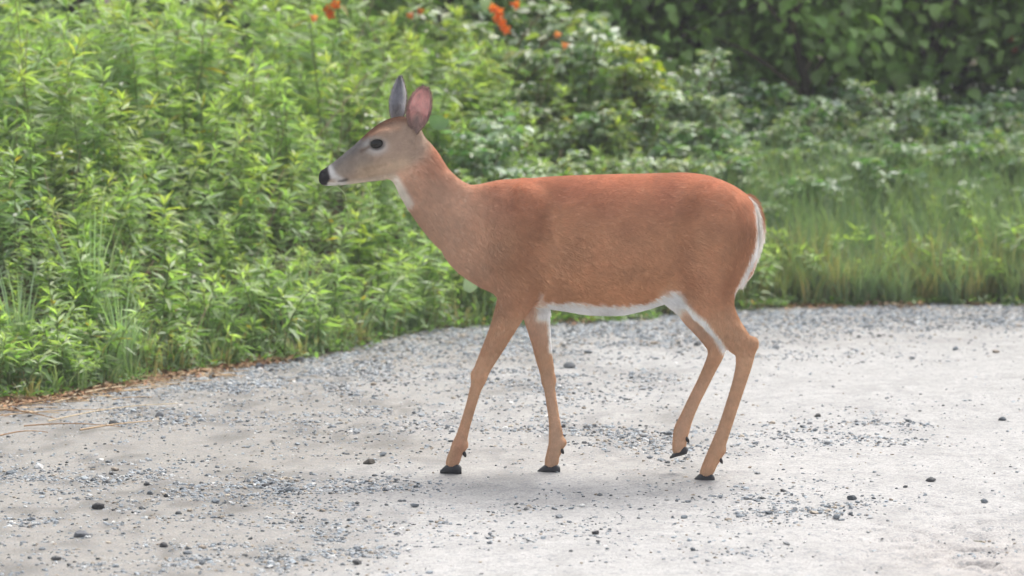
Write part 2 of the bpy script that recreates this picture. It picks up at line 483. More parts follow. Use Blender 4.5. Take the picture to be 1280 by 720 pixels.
DARK, BLUE, WHITE, TAN = (.075, .075, .08), (.19, .215, .24), (.78, .78, .77), (.4, .34, .28)
# single stones that stand out: px, py, width in px, height ratio, colour, label
HERO = [(123, 634, 24, .55, DARK, 'blackish lump of stone alone on the road in the lower left'),
        (48, 586, 18, .5, WHITE, 'white pebble on the road at the far left'),
        (205, 678, 17, .55, DARK, 'dark squared stone low on the left side of the road'),
        (461, 578, 22, .45, (.09, .08, .07), 'dark brown stone left of the deer\'s front hoof'),
        (334, 607, 20, .45, DARK, 'dark flat chip at the left end of the blue gravel streak'),
        (142, 532, 17, .45, (.08, .085, .09), 'dark oval stone near the straw by the left verge'),
        (199, 523, 15, .7, (.13, .14, .155), 'grey rounded stone just under the left verge'),
        (1065, 620, 17, .55, (.09, .105, .12), 'slate blue stone alone on the bright track below right of the hind hoof'),
        (1253, 525, 14, .5, (.10, .12, .14), 'dark slate stone near the right edge of the bright track'),
        (1022, 523, 12, .55, (.1, .1, .1), 'small dark stone on the bright track right of the hind leg'),
        (14, 592, 16, .5, (.22, .25, .28), 'blue grey stone at the left edge beside a white pebble'),
        (728, 627, 12, .5, (.75, .75, .74), 'small pale chip in the road below the front hooves'),
        (745, 664, 13, .6, (.07, .07, .075), 'small dark stone on the bright track between front and hind hooves'),
        (100, 668, 30, .4, (.17, .18, .2), 'wide grey slab of stone in the lower left gravel'),
        (712, 462, 20, .5, (.15, .165, .18), 'large grey stone seen between the front and hind legs'),
        (856, 644, 13, .5, (.25, .29, .32), 'pale blue stone below the near hind hoof'),
        (325, 462, 15, .8, (.12, .13, .15), 'squarish grey stone on the edge of the left verge'),
        (374, 452, 17, .5, (.11, .11, .12), 'dark flat stone where the verge meets the road, left of the deer')]
for i, (px, py, wpx, hr, c, lab) in enumerate(HERO):
    gx_, gy_ = on_ground(px, py)
    wd = wpx * gy_ / FPX * .85
    o = link('stone', rock_mesh('stone', 100 + i, c), loc=(gx_, gy_, relief(gx_, gy_) + wd * hr * .3))
    o.scale = (wd, wd * .8, wd * hr * 1.1); o.rotation_euler = (random.uniform(-.15, .15), random.uniform(-.15, .15), random.uniform(-.5, .5))
    tag(o, lab, 'stone')
protos = [rock_mesh('loose_stone', 200 + i, c, 1) for i, c in enumerate([BLUE, BLUE, (.15, .17, .19), (.13, .135, .14), (.33, .35, .37), TAN, (.26, .29, .32)])]
xs, ys = scatter(170, power=.9)
for i in range(170):
    px, py = project(xs[i], ys[i], 0)
    if not (-10 < px < 1290 and py < 725): continue
    if math.hypot(px - 690, (py - 592) * 2) < 40: continue
    s_ = .016 + .018 * random.random() ** 2
    o = link('loose_stone', protos[i % 7], loc=(xs[i], ys[i], float(relief(xs[i], ys[i])) + s_ * .2))
    o.scale = (s_ * random.uniform(.9, 1.4), s_, s_ * random.uniform(.45, .75)); o.rotation_euler = (random.uniform(-.2, .2), 0, random.uniform(0, 6.28))
    kindword = ['blue grey', 'blue grey', 'dark grey', 'charcoal grey', 'pale grey', 'tan', 'pale blue grey'][i % 7]
    tag(o, f'{kindword} stone on the road {road_zone(px, py)}', 'stone', f'{kindword} stones loose on the road')

# ------------------------------------------------------------------ foliage builders
def T_lance():     # 5 verts, 4 tris
    v = [(0, 0), (.45, -1), (.42, 0), (.45, 1), (1, 0)]
    return np.array(v), np.array([(0, 1, 2), (0, 2, 3), (1, 4, 2), (2, 4, 3)])
def T_oval():      # 11 verts
    v = [(0, 0), (.22, -.75), (.25, 0), (.22, .75), (.52, -1), (.55, 0), (.52, 1), (.82, -.55), (.82, 0), (.82, .55), (1, 0)]
    f = [(0, 1, 2), (0, 2, 3), (1, 4, 5), (1, 5, 2), (2, 5, 6), (2, 6, 3), (4, 7, 8), (4, 8, 5), (5, 8, 9), (5, 9, 6), (7, 10, 8), (8, 10, 9)]
    return np.array(v), np.array(f)
TL, TO = T_lance(), T_oval()

def add_leaves(mb, tpl, p, d, up, L, W, col, curl=.2, fold=.35):
    p = np.asarray(p, float); n = len(p)
    if n == 0: return
    d = nrm(np.asarray(d, float)); up = np.asarray(up, float)
    side = nrm(np.cross(d, up)); nn = nrm(np.cross(side, d))
    L = np.broadcast_to(L, (n,)); W = np.broadcast_to(W, (n,)); curl = np.broadcast_to(curl, (n,))
    tv, tf = tpl
    t = tv[:, 0][None, :, None]; s = tv[:, 1][None, :, None]
    v = p[:, None] + d[:, None] * (L[:, None, None] * t) + side[:, None] * (W[:, None, None] * .5 * s) \
        + nn[:, None] * (fold * W[:, None, None] * .5 * np.abs(s) - curl[:, None, None] * L[:, None, None] * t ** 2)
    k = len(tv)
    f = (tf[None] + np.arange(n)[:, None, None] * k).reshape(-1, 3)
    mb.add(v.reshape(-1, 3), f3=f, col=np.repeat(np.asarray(col, float), k, 0))

def add_tube(mb, pts, rad, col, sides=5):
    pts = np.asarray(pts, float); n = len(pts)
    rad = np.broadcast_to(rad, (n,))
    tg = nrm(np.gradient(pts, axis=0))
    ref = np.array([0, 0, 1.0]) if abs(tg[0, 2]) < .9 else np.array([1.0, 0, 0])
    s = nrm(np.cross(tg, ref)); u = np.cross(s, tg)
    a = np.linspace(0, 2 * np.pi, sides, endpoint=False)
    v = pts[:, None] + rad[:, None, None] * (s[:, None] * np.cos(a)[None, :, None] + u[:, None] * np.sin(a)[None, :, None])
    i = np.arange(n - 1)[:, None] * sides + np.arange(sides)[None]
    j = np.arange(n - 1)[:, None] * sides + (np.arange(sides)[None] + 1) % sides
    f = np.stack([i, j, j + sides, i + sides], -1).reshape(-1, 4)
    mb.add(v.reshape(-1, 3), f4=f, col=col)

def shade(base, n, var=.25, r=rng):
    return np.asarray(base) * (1 + (r.random((n, 1)) - .5) * 2 * var) * (1 + (r.random((n, 3)) - .5) * .12)

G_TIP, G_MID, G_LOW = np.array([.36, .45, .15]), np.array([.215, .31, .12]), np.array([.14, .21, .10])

def weed(mbL, mbS, base, h, lean, r=rng, hue=None, dens=1.0):
    """upright leafy stem with lance shaped leaves, a loose whorl at the top"""
    base = np.asarray(base, float)
    n = int((42 + h * 80) * dens)
    bend = np.array([lean[0], lean[1], 0]) * h
    def P(t): return base + np.array([0, 0, h]) * t[..., None] * (1 - .1 * t[..., None]) + bend * (t[..., None] ** 2)
    tt = np.linspace(0, 1, 6)
    add_tube(mbS, P(tt), np.linspace(.004, .0015, 6), (.16, .2, .07), 4)
    t = 1 - r.random(n) ** 1.15 * .92
    az = np.arange(n) * 2.4 + r.random(n) * .8
    elev = np.where(t > .93, r.uniform(.5, 1.2, n), r.uniform(-.35, .55, n) + .25 * (t - .5))
    d = np.stack([np.cos(az) * np.cos(elev), np.sin(az) * np.cos(elev), np.sin(elev)], -1)
    L = (.05 + .055 * np.sin(np.clip(t, 0, 1) * 2.6)) * r.uniform(.7, 1.25, n) * (.75 + .35 * h)
    L = np.where(t > .93, L * .75, L)
    W = L * r.uniform(.14, .25, n)
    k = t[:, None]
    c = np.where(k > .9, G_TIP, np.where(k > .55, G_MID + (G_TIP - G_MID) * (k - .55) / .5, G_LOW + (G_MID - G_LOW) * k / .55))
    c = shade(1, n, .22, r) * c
    if hue is not None: c = c * np.asarray(hue)
    yl = r.random(n) < .015
    c[yl] = np.array([.38, .30, .06])
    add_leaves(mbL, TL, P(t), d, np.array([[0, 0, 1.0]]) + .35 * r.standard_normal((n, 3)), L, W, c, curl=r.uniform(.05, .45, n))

def shrub(mbL, mbS, base, h, spread, r=rng, hue=None, n_st=7, leaf=.045, pale=.12):
    """arching canes with oval leaflets in threes"""
    base = np.asarray(base, float)
    for s in range(n_st):
        a = r.random() * 6.28; out = spread * r.uniform(.3, 1)
        tt = np.linspace(0, 1, 8)
        hh = h * r.uniform(.65, 1.1)
        wob = r.standard_normal(3) * .04
        def P(t):
            t = np.asarray(t)[..., None]
            return base + np.array([math.cos(a) * out, math.sin(a) * out, 0]) * t ** 1.3 + np.array([0, 0, hh]) * np.sin(t * 1.9) / math.sin(1.57) + wob * np.sin(t * 6)
        add_tube(mbS, P(tt), np.linspace(.005, .0015, 8), (.17, .13, .07), 4)
        n = int(30 * (.5 + h))
        t = r.uniform(.15, 1, n); q = P(t)
        az = r.random(n) * 6.28
        for j in (-1, 0, 1):
            aa = az + j * .9 + r.standard_normal(n) * .15
            el_ = r.uniform(-.5, .45, n)
            d = np.stack([np.cos(aa) * np.cos(el_), np.sin(aa) * np.cos(el_), np.sin(el_)], -1)
            st = np.stack([np.cos(az), np.sin(az), .3 + 0 * az], -1) * r.uniform(.01, .06, (n, 1))
            L = leaf * r.uniform(.7, 1.3, n)
            c = shade(G_MID * np.array([.85, 1.0, 1.0]), n, .3, r)
            tip = r.random(n) < .25
            c[tip] = shade(G_TIP * .85, tip.sum(), .2, r)
            pl = r.random(n) < pale
            c[pl] = shade([.42, .46, .38], pl.sum(), .15, r)
            if hue is not None: c = c * np.asarray(hue)
            add_leaves(mbL, TO, q + st, d, np.array([[0, 0, 1.0]]) + .45 * r.standard_normal((n, 3)), L, L * r.uniform(.5, .7, n), c, curl=r.uniform(0, .35, n))

def blades(mb, base, n, h, spread, col, r=rng, width=.006):
    """grass tuft: n arching blades, 3 segments each"""
    base = np.asarray(base, float)
    az = r.random(n) * 6.28; rad = spread * r.random(n) ** .7
    p0 = base + np.stack([np.cos(az) * rad * .4, np.sin(az) * rad * .4, 0 * az], -1)
    az2 = az + r.standard_normal(n) * .6
    out = np.stack([np.cos(az2), np.sin(az2), 0 * az2], -1)
    hh = h * r.uniform(.55, 1.1, n); lean = r.uniform(.08, .6, n)
    side = np.stack([-np.sin(az2 + r.standard_normal(n) * .8), np.cos(az2), 0 * az2], -1)
    vs = []
    for t, wd in ((0, .8), (.35, 1), (.7, .8), (1, .06)):
        c = p0 + out * (hh * lean * t ** 2)[:, None] + np.array([0, 0, 1]) * (hh * t * (1 - .35 * lean * t))[:, None]
        vs += [c - side * (width * wd / 2), c + side * (width * wd / 2)]
    v = np.stack(vs, 1)
    tf = np.array([(0, 1, 3, 2), (2, 3, 5, 4), (4, 5, 7, 6)])
    f = (tf[None] + np.arange(n)[:, None, None] * 8).reshape(-1, 4)
    mb.add(v.reshape(-1, 3), f4=f, col=np.repeat(shade(col, n, .25, r), 8, 0))

def veg_height(x, s):
    """how high the growth stands above the road, s metres beyond its edge"""
    side = sstep(-.9, 1.3, x)
    hl = .14 + .56 * s - .03 * s * s
    hr = .20 + .27 * s
    h = hl * (1 - side) + hr * side
    return np.minimum(h, 1.50 - .72 * side)

# ------------------------------------------------------------------ leafy weeds: single plants
def make_plant(name, fn, label, cat, group, leafmat):
    a, b_ = MB(), MB(); fn(a, b_)
    root = link(name, None); tag(root, label, cat, group)
    link('leaves', a.mesh(name + '_leaves', leafmat), root, kind=None)
    link('stem' if name == 'weed' else 'stems', b_.mesh(name + '_stem', M_STEM), root, kind=None if name == 'weed' else 'stuff')
    return root

WL = 'upright leafy weed with narrow leaves and yellow green tip in the roadside bank'
weed_protos = []
for i in range(9):
    r = np.random.default_rng(300 + i)
    hue = [(1, 1, 1), (1.15, 1.05, .9), (.85, .95, 1.15)][i % 3]
    weed_protos.append(make_plant('weed', lambda a, b_: weed(a, b_, (0, 0, 0), 1.0, r.standard_normal(2) * .12, r, hue), WL, 'weed', 'leafy weeds of the roadside bank', M_WEED))
weed_low = []
for i in range(4):
    r = np.random.default_rng(350 + i)
    weed_low.append(make_plant('low_weed', lambda a, b_: [weed(a, b_, (q[0] * .07, q[1] * .07, 0), .35 * random.uniform(.7, 1.1), q * .3, r, (1, 1.05, 1.1), .7) for q in r.standard_normal((4, 2))],
                    'low bushy weed with fine leaves at the foot of the roadside bank', 'weed', 'low weeds along the foot of the bank', M_WEED))

def place(root, first, loc, rz, sc, label=None):
    if first:
        root.location = loc; root.rotation_euler = (0, 0, rz); root.scale = (sc,) * 3
        if label: root['label'] = label
        return root
    return dup(root, loc, rz, sc, label)

used = set()
cand = []
r = np.random.default_rng(11)
for _ in range(6000):
    x = r.uniform(-2.1, 1.6); s = r.uniform(.05, 2.7)
    dens = 1 - sstep(.25, 1.1, x)
    if r.random() > max(dens, .08): continue
    if any((x - q[0]) ** 2 + (s - q[1]) ** 2 < .11 ** 2 for q in cand): continue
    cand.append((x, s))
    if len(cand) >= 240: break
for _ in range(400):
    x = r.uniform(.5, 2.7); s = r.uniform(.1, 1.7)
    if any((x - q[0]) ** 2 + (s - q[1]) ** 2 < .16 ** 2 for q in cand): continue
    cand.append((x, s))
    if len(cand) >= 296: break
for i, (x, s) in enumerate(cand):
    y = float(edge(x)) + s; z = float(terrain(x, y))
    H = float(veg_height(x, s)) * random.uniform(.82, 1.15) - z
    if H < .34:
        p = weed_low[i % 4]; sc = max(.5, H / .33)
    else:
        p = weed_protos[i % 9]; sc = H
    u_, v_ = project(x, y, z + H * .8)
    lab = f"{'tall' if H > .85 else 'short' if H < .34 else 'medium'} {['green', 'yellow green', 'blue green'][(i % (4 if H < .34 else 9)) % 3] if H >= .34 else 'fine leaved'} weed {zone(u_, v_)}"
    place(p, p.name not in used, (x, y, z - .01), random.uniform(0, 6.28), sc, lab)
    used.add(p.name)

# named bright tops that stand out in the photograph
for px, py, s, lab in [(322, 186, 1.15, 'tall weed with a bright yellow green top left of the deer\'s face'),
                       (205, 245, 1.0, 'bright tipped weed in the left half of the bank, below a taller neighbour'),
                       (130, 105, 1.7, 'high weed with pale green top near the upper left'),
                       (447, 268, .75, 'weed with upright leafy tops just beneath the deer\'s nose')]:
    x = (px - 640) / FPX * 15.3
    y = float(edge(x)) + s
    x = (px - 640) / FPX * y
    _, zt = at_depth(px, py, y)
    z = float(terrain(x, y)); r_ = np.random.default_rng(int(px))
    o = make_plant('weed', lambda a, b_: weed(a, b_, (0, 0, 0), float(zt) - z + .03, (0, 0), r_, (1.25, 1.15, .9), 1.2), lab, 'weed', None, M_WEED)
    o.location = (x, y, z)

# undergrowth: everything between and behind them
mbL, mbS = MB(), MB(); r = np.random.default_rng(21)
nf = 0
while nf < 1350:
    x = r.uniform(-7, 2.5); s = r.uniform(.03, 4.5) if nf % 3 else r.uniform(2.4, 5.2)
    if nf >= 900: x = r.uniform(-7.5, -2.2); s = r.uniform(.03, 4.5)
    if nf < 900 and abs(x) > 2.3 and r.random() > .35: continue
    if r.random() > max(.08, 1 - sstep(0, 1.1, x)): continue
    y = float(edge(x)) + s; z = float(terrain(x, y))
    H = max(.12, float(veg_height(x, s)) * r.uniform(.55, .98) - z)
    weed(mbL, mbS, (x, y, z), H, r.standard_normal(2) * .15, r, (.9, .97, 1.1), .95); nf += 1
o = link('undergrowth', mbL.mesh('undergrowth', M_WEED), kind='stuff'); tag(o, 'mass of green weed leaves filling the bank between the taller plants', 'undergrowth')
o = link('undergrowth_stems', mbS.mesh('undergrowth_stems', M_STEM), kind='stuff'); tag(o, 'thin green stems inside the mass of weeds', 'undergrowth')

# shrubs on the right and centre
SHL = 'rambling shrub with oval leaves and pale leaf undersides on the bank behind the deer'
sp = []
for i in range(6):
    r = np.random.default_rng(400 + i)
    hue = [(1, 1, 1), (.9, 1, 1.2), (1.1, 1.02, .9)][i % 3]
    sp.append(make_plant('shrub', lambda a, b_: shrub(a, b_, (0, 0, 0), .62, .38, r, hue, pale=.15 + .1 * (i % 2)), SHL, 'shrub', 'rambling shrubs on the bank behind the deer', M_SHRUB))
used = set(); cand = []
r = np.random.default_rng(13)
for _ in range(4000):
    x = r.uniform(-1.2, 2.9); s = r.uniform(.75, 3.1)
    if r.random() > sstep(-.25, .75, x): continue
    if x > .8 and s < .95 and r.random() < .85: continue
    if any((x - q[0]) ** 2 + (s - q[1]) ** 2 < .17 ** 2 for q in cand): continue
    cand.append((x, s))
for i, (x, s) in enumerate(cand[:210]):
    y = float(edge(x)) + s; z = float(terrain(x, y))
    H = float(veg_height(x, s)) * random.uniform(.78, 1.08) * (1 - .1 * float(sstep(.9, 1.6, x))) - z
    p = sp[i % 6]
    u_, v_ = project(x, y, z + H * .7)
    lab = f"{'large' if H > .6 else 'small' if H < .4 else 'middling'} {['green', 'grey green', 'olive green'][(i % 6) % 3]} shrub {zone(u_, v_)}"
    place(p, p.name not in used, (x, y, z - .02), random.uniform(0, 6.28), max(.35, H / .62), lab); used.add(p.name)
mbL, mbS = MB(), MB(); r = np.random.default_rng(23)
for i in range(260):
    x = r.uniform(.5, 3) if i % 3 else r.uniform(-1.5, 7); s = r.uniform(1.1 if x > .8 else .9, 4.2)
    if x < .1: continue
    y = float(edge(x)) + s; z = float(terrain(x, y))
    shrub(mbL, mbS, (x, y, z), max(.2, float(veg_height(x, s)) * r.uniform(.6, .95) - z), .35, r, (.85, .95, 1.05), 5, .05)
o = link('shrubbery', mbL.mesh('shrubbery', M_SHRUB), kind='stuff'); tag(o, 'tangle of shrub leaves filling the bank behind the deer', 'shrubbery')
o = link('shrubbery_canes', mbS.mesh('shrubbery_canes', M_STEM), kind='stuff'); tag(o, 'thin brown canes inside the tangle of shrubs', 'shrubbery')

# yellow green bush, and shrubs at the top of the bank that one can tell apart
def special_shrub(px, py, s, H_, lab, hue, pale=.1, n_st=9, leaf=.05, spread=.3):
    x = (px - 640) / FPX * 18; y = float(edge(x)) + s; x = (px - 640) / FPX * y
    _, zt = at_depth(px, py, y); z = float(terrain(x, y)); rr = np.random.default_rng(int(px + py))
    h = max(.2, float(zt) - z)
    o = make_plant('shrub', lambda a, b_: shrub(a, b_, (0, 0, 0), h, spread, rr, hue, n_st, leaf, pale), lab, 'shrub', None, M_SHRUB)
    o.location = (x, y, z)
special_shrub(792, 72, 1.9, .8, 'yellow green bush above the middle of the deer\'s back', (1.75, 1.35, .35), .01, 12, .045, .17)
special_shrub(885, 108, 1.75, .6, 'shrub with many whitish leaves above the deer\'s rump', (1.0, 1.0, 1.1), .5, 10, .04, .25)
special_shrub(1125, 118, 2.0, .6, 'shrub with pale silvery leaf tops under the dark gap at upper right', (1, 1, 1.05), .4, 9, .04, .3)
special_shrub(1265, 190, 1.4, .5, 'shrub flecked with white at the right edge of the bank', (1, 1, 1), .4, 8, .04, .22)

# grass: low growth along the verge, tall on the right
mb = MB(); r = np.random.default_rng(31)
for i in range(2250):
    x = (.45 + 2.45 * r.random() ** .8) if i < 1900 else r.uniform(-2.4, 2.8)
    s = 1.45 * r.random() ** 1.15 if i < 1900 else r.uniform(0, .35)
    y = float(edge(x)) + s; z = float(terrain(x, y))
    H = max(.09, float(veg_height(x, s)) * r.uniform(.8, 1.25) * (1.12 if x > .9 else 1) - z)
    c = [(.21, .285, .17), (.25, .32, .17), (.18, .26, .18)][i % 3]
    if r.random() < .3 and s < .4: c = (.34, .29, .16)
    blades(mb, (x, y, z), int(9 + 8 * r.random()), H if i < 1900 else H * .7, .10, c, r, width=.0045)
for i in range(700):
    x = r.choice([-1, 1]) * r.uniform(2.4, 8); s = r.uniform(0, 1.3); y = float(edge(x)) + s; z = float(terrain(x, y))
    blades(mb, (x, y, z), 10, .3, .15, (.13, .25, .08), r, width=.009)
o = link('grass', mb.mesh('grass', M_GRASS), kind='stuff'); tag(o, 'green grass growing along the foot of the bank beside the road', 'grass')

# low green cover hugging the verge
mb = MB(); r = np.random.default_rng(33)
n = 15000
x = r.uniform(-2.6, 2.9, n); s = r.random(n) ** 1.3 * .85 - .03 - .12 * (vnoise(x, x * 0, .11, 52) > .6) * r.random(n)
y = edge(x) + s; H = .03 + .15 * sstep(0, .35, s)
keep = (vnoise(x, y, .16, 51) > .3) | (s > .2)
x, y, s, H = x[keep], y[keep], s[keep], H[keep]; n = len(x)
az = r.random(n) * 6.28; el_ = r.uniform(-.1, 1.0, n)
d = np.stack([np.cos(az) * np.cos(el_), np.sin(az) * np.cos(el_), np.sin(el_)], -1)
c = shade([.14, .23, .075], n, .35, r)
c[r.random(n) < .05] = [.3, .2, .1]
add_leaves(mb, TL, np.stack([x, y, terrain(x, y) + r.random(n) * H], -1), d, np.array([[0, 0, 1.0]]) + .4 * r.standard_normal((n, 3)), r.uniform(.02, .05, n), r.uniform(.008, .018, n), c, curl=.2)
o = link('ground_cover', mb.mesh('ground_cover', M_WEED), kind='stuff'); tag(o, 'small green leaves creeping over the soil at the edge of the road', 'ground cover')

# tall pale grass tufts standing among the weeds on the left
for px, py, s, lab in [(118, 215, .8, 'tall pale grass tuft among the weeds in the left part of the bank'), (150, 330, .45, 'grass tuft with pale blades low on the left bank'),
                       (375, 300, .5, 'thin bluish grass tuft under the deer\'s nose'), (650, 190, 1.3, 'grass tuft just above the deer\'s shoulders'),
                       (20, 300, .6, 'grass tuft at the left edge of the picture'), (285, 330, .45, 'grass tuft between weeds left of the deer\'s chest'),
                       (1010, 215, 1.0, 'tall wispy grass tuft right of the deer\'s rump'), (1150, 250, .9, 'bluish wispy grass tuft in the right part of the bank'),
                       (1240, 200, 1.2, 'tall wispy grass tuft near the right edge')]:
    x = (px - 640) / FPX * 15.8; y = float(edge(x)) + s; x = (px - 640) / FPX * y
    _, zt = at_depth(px, py, y); z = float(terrain(x, y))
    mb = MB(); rr = np.random.default_rng(int(px)); blades(mb, (0, 0, 0), 34, max(.25, float(zt) - z), .09, (.27, .37, .25), rr, width=.006)
    o = link('grass_tuft', mb.mesh('grass_tuft', M_GRASS), loc=(x, y, z)); tag(o, lab, 'grass')
# dead stalks from last year
mb = MB(); r = np.random.default_rng(71)
for i in range(240):
    x = r.uniform(-2.3, 2.7); s = r.uniform(.1, 2.6); y = float(edge(x)) + s; z = float(terrain(x, y)); h_ = float(veg_height(x, s)) * r.uniform(.5, 1.1) - z
    if h_ < .1: continue
    ln = r.normal(0, .35, 2) * h_; t_ = np.linspace(0, 1, 4)[:, None]
    add_tube(mb, np.array([x, y, z]) + np.array([ln[0], ln[1], h_]) * t_ + r.standard_normal((4, 3)) * .008, .0018, shade([.34, .26, .17], 1, .4, r)[0], 3)
o = link('dead_stalks', mb.mesh('dead_stalks', M_DEAD), kind='stuff'); tag(o, 'thin dead stalks standing and leaning among the green weeds', 'dead stalks')

# litter along the edge: brown leaves and straw
mb = MB(); r = np.random.default_rng(35)
n = 6500
x = np.where(r.random(n) < .35, r.uniform(-2.3, -.9, n), r.uniform(-2.5, 2.8, n)); s = r.normal(.0, 1, n) * np.where(x < -1, .15, .07)
lk = (x < -.8) | (vnoise(x, x * 0, .13, 95) > .62); x, s = x[lk], s[lk]; n = len(x); y = edge(x) + s
az = r.random(n) * 6.28
d = np.stack([np.cos(az), np.sin(az), .25 * r.standard_normal(n)], -1)
c = shade([.26, .15, .08], n, .45, r); c[r.random(n) < .2] = [.5, .38, .25]
add_leaves(mb, TL, np.stack([x, y, np.maximum(terrain(x, y), relief(x, y)) + .005 + .01 * r.random(n)], -1), d, np.array([[0, 0, 1.0]]) + .5 * r.standard_normal((n, 3)), r.uniform(.01, .045, n), r.uniform(.006, .02, n), c)
o = link('leaf_litter', mb.mesh('leaf_litter', M_DEAD), kind='stuff'); tag(o, 'brown dead leaves and crumbs of bark along the verge', 'litter')

# dry straw stalks at the left
STRAW = [(0, 520, 130, 512), (10, 508, 120, 498), (60, 527, 222, 505), (0, 497, 90, 487), (30, 533, 150, 534), (90, 495, 200, 483),
         (140, 500, 190, 497), (-20, 512, 70, 524), (60, 505, 150, 497), (100, 538, 190, 527), (0, 545, 60, 541), (420, 418, 505, 372)]
for i, (x0, y0, x1, y1) in enumerate(STRAW):
    a0 = on_ground(x0, y0, .01); a1 = on_ground(x1, y1, .012)
    if i == 11: a0 = (a0[0], a0[1], 0); a1x, a1z = at_depth(x1, y1, a0[1] + .12)
    t_ = np.linspace(0, 1, 7)[:, None]
    A = np.array([a0[0], a0[1], .012]); B = np.array([a1[0], a1[1], .014]) if i < 11 else np.array([a1x, a0[1] + .12, a1z])
    P = A * (1 - t_) + B * t_ + np.array([0, .012, .003]) * np.sin(t_ * 3.14) * (1 + i % 3)
    mb = MB(); add_tube(mb, P, np.linspace(.0028, .0012, 7) * (1.2 if i % 2 else .9), [(.55, .40, .26), (.42, .26, .15), (.62, .5, .34)][i % 3], 5)
    o = link('dry_stalk', mb.mesh('dry_stalk', M_DEAD))
    if i < 11: tag(o, 'dry tan stalk lying flat on the road edge at the far left', 'dry stalk', 'dry stalks lying by the left verge')
    else: tag(o, 'pale dead twig leaning out of the weeds left of the deer\'s chest', 'twig')
mb = MB(); r = np.random.default_rng(37)
for i in range(90):
    px, py = r.uniform(-40, 260), 0
    x0, _ = on_ground(px, 500); s = r.normal(-.12, .13); y0 = float(edge(x0)) + s; a_ = r.normal(0, .5)
    ln = r.uniform(.03, .16); t_ = np.linspace(0, 1, 3)[:, None]
    add_tube(mb, np.array([x0, y0, .01]) + np.array([math.cos(a_) * ln, math.sin(a_) * ln, .004]) * t_, .0016, (.5, .36, .22), 3)
o = link('straw', mb.mesh('straw', M_DEAD), kind='stuff'); tag(o, 'short bits of straw scattered at the left verge', 'straw')

# small pale blossoms and bleached leaves in the bank
mb = MB(); r = np.random.default_rng(39)
spots = []
for _ in range(170):
    x = r.uniform(-2.1, 2.6); s = r.uniform(.3, 2.8)
    if x > .6 and s < 1.5 and r.random() < .8: continue
    if r.random() > .35 + .65 * sstep(-.5, 1, x): continue
    if x > .5 and r.random() < .6: s = r.uniform(2.0, 3.1)
    spots.append((x, s))
for x, s in spots:
    y = float(edge(x)) + s; zz = float(veg_height(x, s)) * r.uniform(.8, 1.05)
    for q in range(r.integers(1, 6)):
        c0 = np.array([x, y, zz]) + r.standard_normal(3) * .035
        aa = np.arange(5) * 1.257 + r.random() * 6; up = nrm(np.array([[r.normal(0, .6), -.8, .8]]))
        e1 = nrm(np.cross(up, [[0, 0, 1.0]])); e2 = np.cross(e1, up)
        d = e1 * np.cos(aa)[:, None] + e2 * np.sin(aa)[:, None]
        L = r.uniform(.006, .011)
        add_leaves(mb, TL, np.repeat(c0[None], 5, 0), d, np.repeat(up, 5, 0), L, L * .9, shade([.72, .70, .66], 5, .1, r))
o = link('blossom', mb.mesh('blossom', M_PETAL), kind='stuff'); tag(o, 'tiny whitish blossoms scattered through the bank', 'blossom')

# orange trumpet flowers at the top
def flower_cluster(px, py, s, n, lab, col, scale=1.0, vertical=False):
    x = (px - 640) / FPX * 18; y = float(edge(x)) + s; x = (px - 640) / FPX * y
    _, z = at_depth(px, py, y)
    root = link('orange_flower', None, loc=(x, y, float(z))); tag(root, lab, 'flower')
    r = np.random.default_rng(int(px))
    zt = float(terrain(x, y)) - float(z)
    mb = MB(); tt_ = np.linspace(0, 1, 8)[:, None]
    add_tube(mb, np.array([.06, .08, zt]) * (1 - tt_) + np.array([.02, 0, 0]) * np.sin(tt_ * 3), np.linspace(.006, .002, 8), (.15, .18, .07), 5)
    link('stem', mb.mesh('flower_stem', M_STEM), root)
    for k_ in range(n):
        off = r.standard_normal(3) * np.array([.022, .02, .03]) * scale
        if vertical: off = np.array([r.normal(0, .012), r.normal(0, .012), .05 - .11 * k_ / max(1, n - 1)])
        d0 = nrm(np.array([r.normal(0, .7), -1, r.normal(-.1, .5)])); e1 = nrm(np.cross(d0, [0, 0, 1])); e2 = np.cross(e1, d0)
        ln = .038 * scale; prof = [(0, .004), (.4, .007), (.75, .012), (1, .022)]
        mb = MB(); aa = np.linspace(0, 2 * np.pi, 10, endpoint=False)
        vs = [off + d0 * ln * t_ + (e1 * np.cos(aa)[:, None] + e2 * np.sin(aa)[:, None]) * rr * scale * (1 + (.22 * np.cos(5 * aa)[:, None] if t_ == 1 else 0)) for t_, rr in prof]
        i_ = np.arange(3)[:, None] * 10 + np.arange(10)[None]; j_ = np.arange(3)[:, None] * 10 + (np.arange(10)[None] + 1) % 10
        mb.add(np.concatenate(vs), f4=np.stack([i_, j_, j_ + 10, i_ + 10], -1).reshape(-1, 4), col=shade(col, 40, .08, r))
        link('petals', mb.mesh('petals', M_PETAL), root)
OR = (.85, .22, .05)
flower_cluster(420, 4, 2.4, 3, 'orange flower at the top edge, above and left of the deer\'s ears', OR)
flower_cluster(629, 18, 2.3, 6, 'hanging row of orange flowers at the top, right of the deer\'s ears', OR, 1.05, True)
flower_cluster(708, 40, 2.0, 2, 'small faded orange flower above the deer\'s shoulders', (.8, .3, .14), .8)
flower_cluster(385, 22, 2.1, 1, 'small dull orange flower half sunk in the weeds at upper left', (.75, .3, .14), .8)
flower_cluster(516, 12, 2.6, 2, 'faded orange flower in the dark gap above the deer\'s head', (.5, .17, .08), .8)
flower_cluster(1262, 60, 3.2, 2, 'dull red flower in the dark trees at the right edge', (.4, .1, .05), .8)

